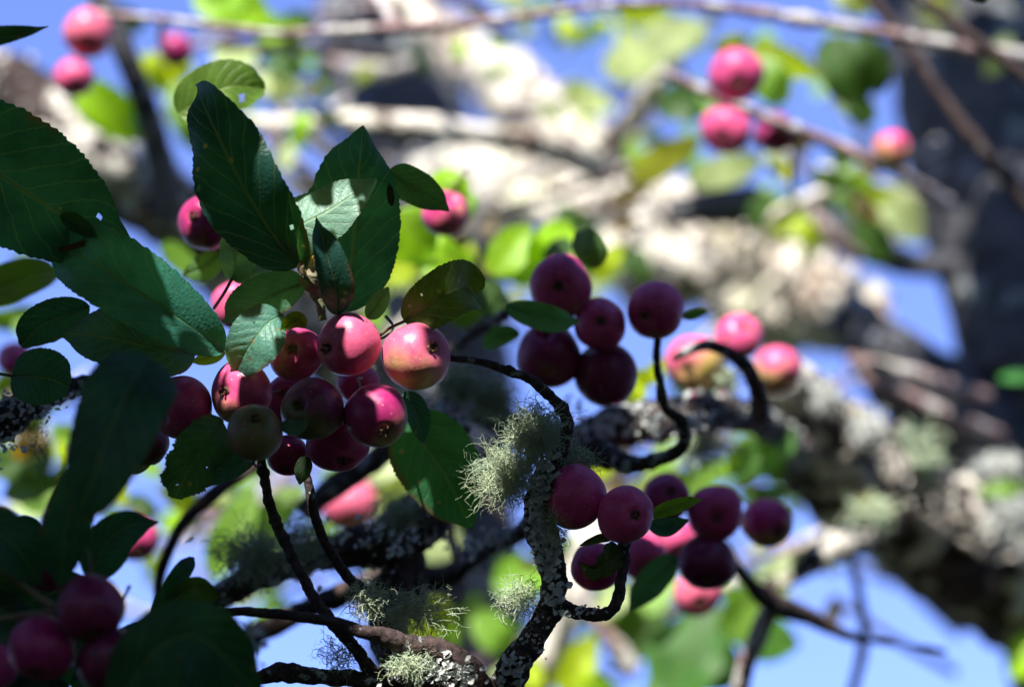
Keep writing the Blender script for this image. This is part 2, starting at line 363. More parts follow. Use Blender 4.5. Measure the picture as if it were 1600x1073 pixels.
# soft, behind the cluster
branch(near, [(300, 960, 1.12, 17), (370, 915, 1.12, 22), (450, 878, 1.12, 25), (540, 855, 1.13, 28), (620, 838, 1.13, 38), (680, 785, 1.14, 40), (705, 700, 1.16, 32), (700, 640, 1.2, 24)], M_LICH, 0.3, 110, 16, "limb", step=0.22, crust=(350, 0.2, M_CRUST))
branch(near, [(330, 1040, 1.2, 14), (385, 1000, 1.2, 17), (450, 965, 1.2, 16), (530, 930, 1.2, 18), (620, 900, 1.2, 20), (690, 905, 1.2, 16), (745, 870, 1.18, 12), (800, 838, 1.15, 12), (845, 800, 1.1, 12)], M_LICH, 0.25, 110, 12, "branch", step=0.3)
branch(near, [(245, 960, 1.2, 8), (252, 890, 1.2, 9), (285, 820, 1.2, 10), (340, 765, 1.2, 12), (400, 725, 1.22, 12)], M_TWIG, 0.15, 150, 8, "twig")
branch(near, [(470, 800, 1.25, 16), (520, 760, 1.25, 18), (590, 715, 1.25, 20), (650, 660, 1.25, 20)], M_LICH, 0.2, 100, 10, "branch")
branch(near, [(722, 940, 1.25, 7), (716, 890, 1.25, 8), (700, 820, 1.25, 8)], M_RED, 0.1, 100, 8, "twig")
branch(near, [(660, 940, 1.16, 10), (640, 870, 1.15, 26), (600, 960, 1.12, 30), (620, 1040, 1.08, 30)], M_LICH, 0.3, 100, 12, "limb", step=0.25)
branch(near, [(-40, 690, 1.05, 30), (10, 655, 1.05, 30), (60, 625, 1.06, 24), (110, 608, 1.07, 17), (180, 590, 1.08, 12), (260, 560, 1.08, 8)], M_LICH, 0.4, 150, 18, "branch", step=0.18, nodes=0.3)
# middle cluster twigs and the soft limb behind them
branch(near, [(1031, 520, 1.12, 6), (1026, 560, 1.12, 6), (1030, 600, 1.12, 7), (1042, 636, 1.12, 8), (1066, 660, 1.12, 9), (1070, 692, 1.12, 9), (1042, 714, 1.13, 11), (985, 726, 1.14, 14), (930, 705, 1.16, 20)], M_LICH, 0.3, 220, 12, "twig", nodes=0.5, step=0.25)
branch(near, [(690, 610, 1.22, 16), (770, 650, 1.22, 20), (880, 690, 1.22, 28), (960, 668, 1.22, 32), (1040, 655, 1.24, 32), (1120, 645, 1.28, 26), (1190, 660, 1.38, 22), (1270, 720, 1.58, 24)], M_LICH, 0.3, 90, 16, "limb", step=0.22, crust=(400, 0.2, M_FLAKE))
branch(near, [(1050, 560, 1.2, 5), (1075, 546, 1.2, 8), (1112, 540, 1.2, 9), (1155, 562, 1.2, 11), (1182, 605, 1.22, 13), (1188, 650, 1.26, 18)], M_LICH, 0.2, 110, 12, "twig", step=0.3)
branch(near, [(690, 560, 1.25, 8), (740, 520, 1.22, 10), (790, 490, 1.2, 9)], M_LICH, 0.3, 120, 10, "twig")
# lower right, soft, against the sky
branch(near, [(1130, 850, 1.3, 7), (1165, 905, 1.32, 10), (1210, 942, 1.35, 17), (1262, 962, 1.38, 15), (1325, 992, 1.4, 8), (1390, 1004, 1.4, 5), (1480, 1018, 1.4, 4)], M_TWIG, 0.25, 70, 10, "branch", step=0.3)
branch(near, [(1205, 945, 1.36, 16), (1185, 990, 1.36, 16), (1160, 1060, 1.36, 15), (1140, 1150, 1.36, 16)], M_RED, 0.2, 70, 10, "branch")
branch(near, [(1325, 850, 1.6, 7), (1342, 930, 1.6, 8), (1350, 1000, 1.6, 9), (1330, 1090, 1.6, 8)], M_TWIG, 0.1, 70, 8, "twig")
branch(near, [(1190, 930, 1.5, 16), (1260, 880, 1.52, 20), (1330, 840, 1.55, 26), (1400, 800, 1.6, 30)], M_LIMB, 0.3, 60, 12, "branch", lit=(0.2, 0.7))
# twigs in front of the trunk, upper right
branch(near, [(1330, -40, 1.6, 10), (1405, 55, 1.6, 10), (1470, 150, 1.6, 10), (1540, 240, 1.6, 11), (1640, 370, 1.62, 11)], M_TWIG, 0.12, 60, 10, "twig")
branch(near, [(1400, -30, 1.45, 8), (1480, 30, 1.45, 9), (1560, 90, 1.45, 9), (1660, 170, 1.46, 10)], M_TWIG, 0.12, 90, 8, "twig")
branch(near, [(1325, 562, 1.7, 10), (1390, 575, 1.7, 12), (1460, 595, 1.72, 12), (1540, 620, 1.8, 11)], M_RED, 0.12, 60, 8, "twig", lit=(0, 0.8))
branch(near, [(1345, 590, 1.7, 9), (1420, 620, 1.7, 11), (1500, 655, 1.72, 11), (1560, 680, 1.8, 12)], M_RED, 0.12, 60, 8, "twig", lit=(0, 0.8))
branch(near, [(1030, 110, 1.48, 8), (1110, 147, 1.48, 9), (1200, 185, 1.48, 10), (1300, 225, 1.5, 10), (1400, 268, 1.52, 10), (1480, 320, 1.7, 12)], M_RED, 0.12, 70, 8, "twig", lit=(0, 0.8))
branch(near, [(1248, 200, 1.5, 5), (1238, 260, 1.5, 5), (1240, 330, 1.5, 4)], M_TWIG, 0.1, 70, 6, "twig")
# --- far tree
far_low = [(-0.06, 2.9, 1.3, 0.12), (-0.10, 2.95, -0.05, 0.17)]
branch(far, [(545, -260, 2.75, 60), (590, -40, 2.7, 92), (620, 150, 2.6, 105), (650, 330, 2.55, 108), (690, 600, 2.6, 115), (700, 900, 2.7, 120)], M_TRUNK, 0.14, 12, 26, "trunk", world_pts=far_low, step=0.3)
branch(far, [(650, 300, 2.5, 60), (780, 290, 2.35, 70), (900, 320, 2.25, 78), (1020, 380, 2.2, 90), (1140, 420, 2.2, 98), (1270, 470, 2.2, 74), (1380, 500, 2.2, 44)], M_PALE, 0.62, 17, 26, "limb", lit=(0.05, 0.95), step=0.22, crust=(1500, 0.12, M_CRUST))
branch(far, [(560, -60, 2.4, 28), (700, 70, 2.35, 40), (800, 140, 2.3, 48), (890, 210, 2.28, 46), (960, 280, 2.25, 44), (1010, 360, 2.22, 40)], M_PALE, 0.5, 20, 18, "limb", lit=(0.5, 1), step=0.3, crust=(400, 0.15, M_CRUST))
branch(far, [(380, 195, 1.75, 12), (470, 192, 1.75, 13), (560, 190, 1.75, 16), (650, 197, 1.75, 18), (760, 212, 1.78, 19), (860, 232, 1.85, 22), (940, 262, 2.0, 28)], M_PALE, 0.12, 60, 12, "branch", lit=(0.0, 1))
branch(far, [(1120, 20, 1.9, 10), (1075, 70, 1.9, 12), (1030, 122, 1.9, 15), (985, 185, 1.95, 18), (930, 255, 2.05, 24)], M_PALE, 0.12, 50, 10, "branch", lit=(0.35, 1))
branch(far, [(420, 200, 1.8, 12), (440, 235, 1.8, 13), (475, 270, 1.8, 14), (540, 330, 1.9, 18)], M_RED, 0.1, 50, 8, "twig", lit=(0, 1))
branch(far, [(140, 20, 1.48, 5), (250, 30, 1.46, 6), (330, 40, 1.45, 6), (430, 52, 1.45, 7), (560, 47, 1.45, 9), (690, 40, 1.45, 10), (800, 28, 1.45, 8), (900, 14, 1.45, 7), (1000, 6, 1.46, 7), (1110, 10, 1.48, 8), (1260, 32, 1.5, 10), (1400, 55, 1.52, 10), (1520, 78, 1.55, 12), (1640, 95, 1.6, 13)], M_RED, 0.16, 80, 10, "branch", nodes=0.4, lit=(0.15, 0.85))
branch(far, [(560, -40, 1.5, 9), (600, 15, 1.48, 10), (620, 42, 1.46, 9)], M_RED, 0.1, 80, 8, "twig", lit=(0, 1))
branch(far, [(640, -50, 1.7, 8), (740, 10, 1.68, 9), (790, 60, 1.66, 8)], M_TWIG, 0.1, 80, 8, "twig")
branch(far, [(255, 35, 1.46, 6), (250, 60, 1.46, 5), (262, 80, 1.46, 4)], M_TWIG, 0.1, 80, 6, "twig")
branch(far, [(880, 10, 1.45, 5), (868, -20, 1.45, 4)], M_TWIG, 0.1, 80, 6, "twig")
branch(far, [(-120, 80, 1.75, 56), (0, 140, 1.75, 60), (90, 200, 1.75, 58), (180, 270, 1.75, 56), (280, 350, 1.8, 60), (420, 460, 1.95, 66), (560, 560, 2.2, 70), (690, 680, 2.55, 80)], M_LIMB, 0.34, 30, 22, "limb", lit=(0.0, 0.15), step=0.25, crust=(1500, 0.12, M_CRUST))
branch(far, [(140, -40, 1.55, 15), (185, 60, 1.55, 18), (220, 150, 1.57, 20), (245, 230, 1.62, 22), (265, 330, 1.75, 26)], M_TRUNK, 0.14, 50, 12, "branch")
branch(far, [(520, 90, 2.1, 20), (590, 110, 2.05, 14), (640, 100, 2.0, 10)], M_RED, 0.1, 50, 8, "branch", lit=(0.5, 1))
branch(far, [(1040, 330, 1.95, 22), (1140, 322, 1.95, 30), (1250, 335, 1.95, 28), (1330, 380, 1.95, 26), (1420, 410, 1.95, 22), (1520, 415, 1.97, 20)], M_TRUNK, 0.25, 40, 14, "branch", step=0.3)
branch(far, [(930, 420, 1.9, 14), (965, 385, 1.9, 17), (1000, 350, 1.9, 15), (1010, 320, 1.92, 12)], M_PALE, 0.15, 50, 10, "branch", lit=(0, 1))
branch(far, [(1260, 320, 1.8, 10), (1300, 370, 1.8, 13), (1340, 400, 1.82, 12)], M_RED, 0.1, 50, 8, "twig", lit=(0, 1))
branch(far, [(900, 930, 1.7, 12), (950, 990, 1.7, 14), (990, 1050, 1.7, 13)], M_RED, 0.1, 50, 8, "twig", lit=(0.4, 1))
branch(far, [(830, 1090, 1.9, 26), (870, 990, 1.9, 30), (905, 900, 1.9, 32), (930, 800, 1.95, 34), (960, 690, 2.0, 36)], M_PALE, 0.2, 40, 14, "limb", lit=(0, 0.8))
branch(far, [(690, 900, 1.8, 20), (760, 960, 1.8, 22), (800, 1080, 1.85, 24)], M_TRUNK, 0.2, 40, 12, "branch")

# thin far twigs that fill the soft background
tg = random.Random(5)
for (xa, ya, xb, yb, n) in [(360, 40, 560, 260, 5), (820, 60, 1060, 300, 6), (1180, 220, 1450, 430, 6), (640, 880, 1000, 1060, 5), (1180, 850, 1420, 1060, 2), (1000, 580, 1250, 740, 4), (0, 620, 150, 800, 3), (300, 740, 640, 900, 4), (560, 380, 800, 480, 3), (150, 700, 480, 1000, 6), (560, 820, 900, 1060, 7), (980, 580, 1260, 1000, 7), (1180, 840, 1420, 1060, 2), (340, 30, 500, 260, 4), (200, 740, 430, 940, 4), (0, 640, 120, 800, 3)]:
    for _ in range(n):
        x, y, d, a = tg.uniform(xa, xb), tg.uniform(ya, yb), tg.uniform(1.7, 2.5), tg.uniform(-0.9, 0.9); L = tg.uniform(90, 190); r = tg.uniform(5, 11) * 1.6 / d
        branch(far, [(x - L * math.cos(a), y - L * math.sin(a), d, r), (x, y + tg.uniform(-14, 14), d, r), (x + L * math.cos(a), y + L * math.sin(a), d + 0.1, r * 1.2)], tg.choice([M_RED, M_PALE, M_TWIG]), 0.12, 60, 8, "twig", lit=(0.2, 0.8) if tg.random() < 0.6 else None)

# ------------------------------------------------------------------ leaves
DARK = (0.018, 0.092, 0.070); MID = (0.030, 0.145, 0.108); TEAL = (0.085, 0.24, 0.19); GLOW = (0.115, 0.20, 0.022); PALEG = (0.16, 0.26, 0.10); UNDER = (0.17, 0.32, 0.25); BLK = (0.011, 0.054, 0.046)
def leaf_geo(mid, hwl, hwr, roll, fold, curl, nl, nw, seed, a=0.55, b=0.75, teeth=0.05, nteeth=30, wave=0.07, facing=None, holes=(), torn=0.0):
    rr = random.Random(seed)
    S = [Vector(p[:3]) for p in catmull(mid, nl)]
    n = nl + 1; verts = []; uvs = []
    pk = a / (a + b); nrm = pk ** a * (1 - pk) ** b
    p1, p2, p3 = (rr.uniform(0, 6.28) for _ in range(3))
    for i in range(n):
        t = i / nl
        T = (S[min(i + 1, nl)] - S[max(i - 1, 0)]).normalized()
        N0 = facing if facing is not None else (CAM - S[i]).normalized()
        side = T.cross(N0).normalized(); N = side.cross(T)
        side, N = side * math.cos(roll) + N * math.sin(roll), N * math.cos(roll) - side * math.sin(roll)
        w = (max(t, 1e-4) ** a * max(1 - t, 1e-4) ** b) / nrm
        w *= 1 - 0.22 * math.exp(-((t - 0.93) / 0.07) ** 2)
        if t >= 0.999: w = 0.02
        if t <= 0.001: w = 0.02
        tt = (t * nteeth + 1.2 * noise.noise(Vector((t * 11, seed, 0)))) % 1.0
        w *= 1 + (teeth * (tt - 0.5) * (1.0 if 0.12 < t else 0.2))
        for j in range(-nw, nw + 1):
            s = j / nw
            hw = (hwl if j < 0 else hwr) * w
            if torn and abs(s) > 0.8: hw *= 1 - torn * max(0, noise.noise(Vector((t * 9, s, seed))))
            o = side * (hw * s * math.cos(fold)) + N * (hw * abs(s) * math.sin(fold) + hw * curl * s * s)
            o += N * (max(hwl, hwr) * wave * s * s * (math.sin(7 * t + p1 + (1.5 if s > 0 else 0)) + 0.6 * math.sin(15 * t + p2)))
            o += N * (max(hwl, hwr) * 0.022 * w * math.cos(2 * math.pi * (9 * t - 2.3 * abs(s))) * (1 - abs(s)) * min(1, abs(s) * 5))
            verts.append(S[i] + o); uvs.append((0.5 + 0.5 * s, t))
    W = 2 * nw + 1; faces = []
    hole = set()
    for (t, s, m) in holes:
        ci, cj = int(t * nl), int((s + 1) * nw)
        for di in range(m):
            for dj in range(max(1, (m + 1) // 2)): hole.add((ci + di, cj + dj))
    for i in range(nl):
        for j in range(W - 1):
            if (i, j) in hole: continue
            faces.append((i * W + j, i * W + j + 1, (i + 1) * W + j + 1, (i + 1) * W + j))
    return verts, faces, uvs, S
LN = [0]
def leaf(mid, hw, col=DARK, roll=0, fold=12, curl=-0.1, d=1.0, tr=near, stalk=None, hero=True, name="leaf", lit=False, **kw):
    """mid: midrib points base -> tip as (x, y) or (x, y, depth offset); hw: half width in photo pixels (or a pair)"""
    LN[0] += 1
    P = [pt(m[0], m[1], d + (m[2] if len(m) > 2 else 0)) for m in mid]
    hl, hr = (hw if isinstance(hw, tuple) else (hw, hw))
    nl, nw = (84, 9) if hero else (18, 3)
    v, f, uv, S = leaf_geo(P, hl * px(d), hr * px(d), R(roll), R(fold), curl, nl, nw, LN[0] * 13 + 5, **({"teeth": 0.05, **kw} if hero else {"teeth": 0.0, **kw}))
    base = P[0]
    o = link(name, mesh(name, [q - base for q in v], f, M_LEAF, uvs=uv), tr, base - tr.location)
    j = random.Random(LN[0]).uniform(0.85, 1.15)
    o.color = (col[0] * j, col[1] * j, col[2] * j, 1)
    if lit:
        for q in (0.3, 0.7): LIT.append((S[int(q * nl)], max(hl, hr) * px(d) * 0.8))
    # midrib and stalk
    if hero:
        N = (CAM - P[0]).normalized()
        pts = []
        if stalk:
            for m in stalk[::-1]:
                q = pt(m[0], m[1], d + (m[2] if len(m) > 2 else 0)); pts.append((q.x, q.y, q.z, 2.6 * px(d)))
        for i in range(0, nl - 6, 6):
            q = S[i] - N * (0.0010); pts.append((q.x, q.y, q.z, (2.6 - 2.1 * i / nl) * px(d)))
        pts = [(x - base.x, y - base.y, z - base.z, r) for x, y, z, r in pts]
        vv, ff = tube(catmull(pts, 30), 6)
        link("leaf_stalk", mesh("leaf_stalk", vv, ff, M_STALK), o)
    return o
# hero leaves round the main cluster
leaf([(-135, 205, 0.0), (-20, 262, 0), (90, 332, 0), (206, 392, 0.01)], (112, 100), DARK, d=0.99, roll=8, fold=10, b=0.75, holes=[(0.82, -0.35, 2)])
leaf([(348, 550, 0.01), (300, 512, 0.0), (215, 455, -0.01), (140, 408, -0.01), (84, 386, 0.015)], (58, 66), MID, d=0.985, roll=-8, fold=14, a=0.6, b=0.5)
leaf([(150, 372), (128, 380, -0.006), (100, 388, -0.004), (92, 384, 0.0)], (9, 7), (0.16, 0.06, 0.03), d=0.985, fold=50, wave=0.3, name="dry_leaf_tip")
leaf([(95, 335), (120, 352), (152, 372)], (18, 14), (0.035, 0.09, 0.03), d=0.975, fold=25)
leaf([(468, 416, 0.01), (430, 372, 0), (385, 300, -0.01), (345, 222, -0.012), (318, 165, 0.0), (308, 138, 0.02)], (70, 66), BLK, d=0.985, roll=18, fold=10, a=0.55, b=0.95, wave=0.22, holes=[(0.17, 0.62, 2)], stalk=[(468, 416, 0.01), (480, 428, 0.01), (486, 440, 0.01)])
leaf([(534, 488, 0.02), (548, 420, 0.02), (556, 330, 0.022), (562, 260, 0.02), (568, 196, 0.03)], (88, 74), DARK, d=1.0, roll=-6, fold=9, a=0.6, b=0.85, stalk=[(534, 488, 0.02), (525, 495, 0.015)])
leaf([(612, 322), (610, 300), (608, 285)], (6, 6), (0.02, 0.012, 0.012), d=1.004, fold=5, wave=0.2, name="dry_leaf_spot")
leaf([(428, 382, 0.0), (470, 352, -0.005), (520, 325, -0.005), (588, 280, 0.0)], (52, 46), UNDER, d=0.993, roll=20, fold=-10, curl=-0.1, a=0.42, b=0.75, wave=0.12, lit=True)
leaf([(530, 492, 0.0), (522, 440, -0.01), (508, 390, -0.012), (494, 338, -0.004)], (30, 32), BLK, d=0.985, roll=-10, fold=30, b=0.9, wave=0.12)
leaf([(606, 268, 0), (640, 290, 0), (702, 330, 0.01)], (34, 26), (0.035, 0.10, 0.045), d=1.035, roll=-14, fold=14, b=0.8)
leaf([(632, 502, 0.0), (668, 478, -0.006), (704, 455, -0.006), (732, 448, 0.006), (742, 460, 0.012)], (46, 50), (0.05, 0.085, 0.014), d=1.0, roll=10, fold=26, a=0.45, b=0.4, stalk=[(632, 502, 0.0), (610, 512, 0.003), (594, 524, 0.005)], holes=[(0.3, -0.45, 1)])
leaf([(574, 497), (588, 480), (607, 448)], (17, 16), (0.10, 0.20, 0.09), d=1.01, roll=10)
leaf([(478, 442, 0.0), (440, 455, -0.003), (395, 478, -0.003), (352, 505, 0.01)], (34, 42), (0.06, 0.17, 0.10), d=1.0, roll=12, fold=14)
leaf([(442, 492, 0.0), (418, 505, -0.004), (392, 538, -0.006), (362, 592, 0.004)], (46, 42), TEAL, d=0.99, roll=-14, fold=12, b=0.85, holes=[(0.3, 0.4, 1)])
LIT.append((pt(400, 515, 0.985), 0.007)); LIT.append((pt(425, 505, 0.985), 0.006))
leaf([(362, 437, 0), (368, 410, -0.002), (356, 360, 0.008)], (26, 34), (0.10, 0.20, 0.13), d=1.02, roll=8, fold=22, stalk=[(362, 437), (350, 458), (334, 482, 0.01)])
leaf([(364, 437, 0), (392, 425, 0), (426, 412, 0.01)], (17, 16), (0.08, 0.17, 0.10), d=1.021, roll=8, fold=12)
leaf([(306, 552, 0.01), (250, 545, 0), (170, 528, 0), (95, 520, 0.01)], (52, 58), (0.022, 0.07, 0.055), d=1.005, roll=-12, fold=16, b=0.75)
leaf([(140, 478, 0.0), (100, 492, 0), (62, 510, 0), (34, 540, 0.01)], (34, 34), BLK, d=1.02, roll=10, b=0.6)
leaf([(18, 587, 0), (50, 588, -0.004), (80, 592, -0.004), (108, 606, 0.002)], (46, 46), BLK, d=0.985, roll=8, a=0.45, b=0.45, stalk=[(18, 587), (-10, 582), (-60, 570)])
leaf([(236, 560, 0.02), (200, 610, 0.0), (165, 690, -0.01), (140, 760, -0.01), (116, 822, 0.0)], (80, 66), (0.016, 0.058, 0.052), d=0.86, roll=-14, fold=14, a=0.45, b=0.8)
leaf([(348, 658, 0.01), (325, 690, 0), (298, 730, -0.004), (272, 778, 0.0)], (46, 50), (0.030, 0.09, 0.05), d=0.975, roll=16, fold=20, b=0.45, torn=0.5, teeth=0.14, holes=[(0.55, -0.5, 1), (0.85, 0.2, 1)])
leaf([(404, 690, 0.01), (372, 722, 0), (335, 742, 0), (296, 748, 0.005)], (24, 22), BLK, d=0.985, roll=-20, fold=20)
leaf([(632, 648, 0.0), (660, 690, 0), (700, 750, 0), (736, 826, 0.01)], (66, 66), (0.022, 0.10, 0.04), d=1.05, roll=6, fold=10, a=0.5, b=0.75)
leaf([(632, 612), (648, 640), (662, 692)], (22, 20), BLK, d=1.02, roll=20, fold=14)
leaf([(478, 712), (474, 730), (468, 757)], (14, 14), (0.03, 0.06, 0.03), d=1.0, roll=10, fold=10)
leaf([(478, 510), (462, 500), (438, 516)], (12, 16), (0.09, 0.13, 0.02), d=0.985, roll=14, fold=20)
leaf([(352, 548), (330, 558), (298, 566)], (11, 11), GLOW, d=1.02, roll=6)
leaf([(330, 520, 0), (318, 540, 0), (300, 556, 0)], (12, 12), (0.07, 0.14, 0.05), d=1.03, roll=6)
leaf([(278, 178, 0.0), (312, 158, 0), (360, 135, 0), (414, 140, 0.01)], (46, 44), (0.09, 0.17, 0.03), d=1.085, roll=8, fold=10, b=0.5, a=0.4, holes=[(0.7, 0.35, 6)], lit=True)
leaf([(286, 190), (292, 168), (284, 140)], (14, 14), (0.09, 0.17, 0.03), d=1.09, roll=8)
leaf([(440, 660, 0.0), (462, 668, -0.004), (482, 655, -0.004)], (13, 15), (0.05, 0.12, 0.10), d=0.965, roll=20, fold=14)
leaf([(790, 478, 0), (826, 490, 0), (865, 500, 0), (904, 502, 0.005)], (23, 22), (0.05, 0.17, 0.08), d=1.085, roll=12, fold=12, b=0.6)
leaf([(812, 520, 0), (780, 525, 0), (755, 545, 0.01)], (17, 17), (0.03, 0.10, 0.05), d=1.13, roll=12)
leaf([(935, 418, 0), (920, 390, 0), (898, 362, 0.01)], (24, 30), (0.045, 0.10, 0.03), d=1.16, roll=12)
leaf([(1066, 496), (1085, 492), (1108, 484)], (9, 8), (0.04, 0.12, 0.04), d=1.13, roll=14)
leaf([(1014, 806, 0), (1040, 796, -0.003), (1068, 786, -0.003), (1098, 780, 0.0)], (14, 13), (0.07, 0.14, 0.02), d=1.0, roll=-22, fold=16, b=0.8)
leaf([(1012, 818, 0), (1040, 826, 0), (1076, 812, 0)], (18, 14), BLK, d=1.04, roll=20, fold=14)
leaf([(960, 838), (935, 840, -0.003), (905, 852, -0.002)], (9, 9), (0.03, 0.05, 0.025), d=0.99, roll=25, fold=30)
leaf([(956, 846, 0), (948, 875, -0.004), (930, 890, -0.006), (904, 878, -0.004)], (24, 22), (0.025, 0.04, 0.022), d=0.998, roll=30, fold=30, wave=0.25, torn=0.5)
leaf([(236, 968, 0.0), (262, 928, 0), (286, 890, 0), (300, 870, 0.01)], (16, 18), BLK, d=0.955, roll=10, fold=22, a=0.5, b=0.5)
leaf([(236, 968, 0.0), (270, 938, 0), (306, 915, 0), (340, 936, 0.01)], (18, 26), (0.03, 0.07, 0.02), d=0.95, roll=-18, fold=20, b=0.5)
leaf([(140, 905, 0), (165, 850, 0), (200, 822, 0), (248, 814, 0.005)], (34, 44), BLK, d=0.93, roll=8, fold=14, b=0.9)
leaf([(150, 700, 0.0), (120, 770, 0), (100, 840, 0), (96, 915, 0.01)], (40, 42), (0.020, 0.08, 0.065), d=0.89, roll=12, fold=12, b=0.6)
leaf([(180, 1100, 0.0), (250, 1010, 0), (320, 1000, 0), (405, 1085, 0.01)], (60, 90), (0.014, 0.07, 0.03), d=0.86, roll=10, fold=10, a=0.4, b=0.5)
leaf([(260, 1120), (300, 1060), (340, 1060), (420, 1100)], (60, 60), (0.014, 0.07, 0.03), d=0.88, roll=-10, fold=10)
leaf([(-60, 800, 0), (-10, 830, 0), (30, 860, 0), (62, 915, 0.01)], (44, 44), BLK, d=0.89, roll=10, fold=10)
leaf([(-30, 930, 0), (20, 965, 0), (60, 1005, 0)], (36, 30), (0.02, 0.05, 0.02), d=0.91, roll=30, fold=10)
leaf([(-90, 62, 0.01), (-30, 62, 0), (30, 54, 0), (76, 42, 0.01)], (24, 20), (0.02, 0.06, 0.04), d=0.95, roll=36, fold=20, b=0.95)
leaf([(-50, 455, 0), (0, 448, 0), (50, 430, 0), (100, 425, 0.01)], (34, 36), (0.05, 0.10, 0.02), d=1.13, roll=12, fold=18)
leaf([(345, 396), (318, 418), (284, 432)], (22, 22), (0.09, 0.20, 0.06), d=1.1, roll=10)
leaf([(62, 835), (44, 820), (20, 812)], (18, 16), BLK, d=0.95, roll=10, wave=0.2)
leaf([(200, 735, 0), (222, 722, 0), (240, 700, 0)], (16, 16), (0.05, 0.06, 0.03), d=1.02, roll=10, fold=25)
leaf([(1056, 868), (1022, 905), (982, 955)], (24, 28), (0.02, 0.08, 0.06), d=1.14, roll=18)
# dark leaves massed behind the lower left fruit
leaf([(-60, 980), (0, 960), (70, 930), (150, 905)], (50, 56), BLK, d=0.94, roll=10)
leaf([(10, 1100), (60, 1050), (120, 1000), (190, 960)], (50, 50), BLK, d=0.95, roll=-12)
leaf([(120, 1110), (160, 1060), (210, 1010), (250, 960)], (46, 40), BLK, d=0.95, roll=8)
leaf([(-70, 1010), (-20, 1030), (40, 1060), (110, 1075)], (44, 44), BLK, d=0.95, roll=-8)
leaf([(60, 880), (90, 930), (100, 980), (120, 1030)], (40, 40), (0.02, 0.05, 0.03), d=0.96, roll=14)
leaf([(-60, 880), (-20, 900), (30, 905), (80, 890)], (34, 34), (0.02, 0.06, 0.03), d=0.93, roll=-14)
branch(near, [(-40, 862, 0.9, 6), (10, 895, 0.9, 6), (50, 925, 0.9, 6), (85, 948, 0.895, 7)], M_STALK, 0.1, 200, 8, "shoot")
branch(near, [(-40, 968, 0.89, 5), (20, 963, 0.89, 5), (80, 955, 0.89, 6)], M_STALK, 0.1, 200, 8, "shoot")
# bud on the spur above the cluster
def bud():
    P = [(505, 500, 1.0, 6), (500, 478, 1.0, 7), (492, 455, 1.0, 11), (488, 440, 0.998, 14), (490, 424, 0.997, 12), (497, 412, 0.998, 6), (503, 404, 1.0, 2)]
    branch(near, P, M_BUD, 0.25, 420, 12, "bud", step=0.12, smin=24)
bud()
for (a, b, c) in [((478, 432), (470, 418), (476, 404)), ((490, 426), (488, 410), (494, 396)), ((500, 430), (508, 418), (516, 410)), ((482, 446), (472, 440), (470, 430)), ((498, 448), (508, 440), (512, 430))]:
    leaf([a, b, c], (7, 6), (0.16, 0.20, 0.10) if a[1] > 440 else (0.34, 0.27, 0.20), d=0.988, fold=30, wave=0.3, name="bud_scale")

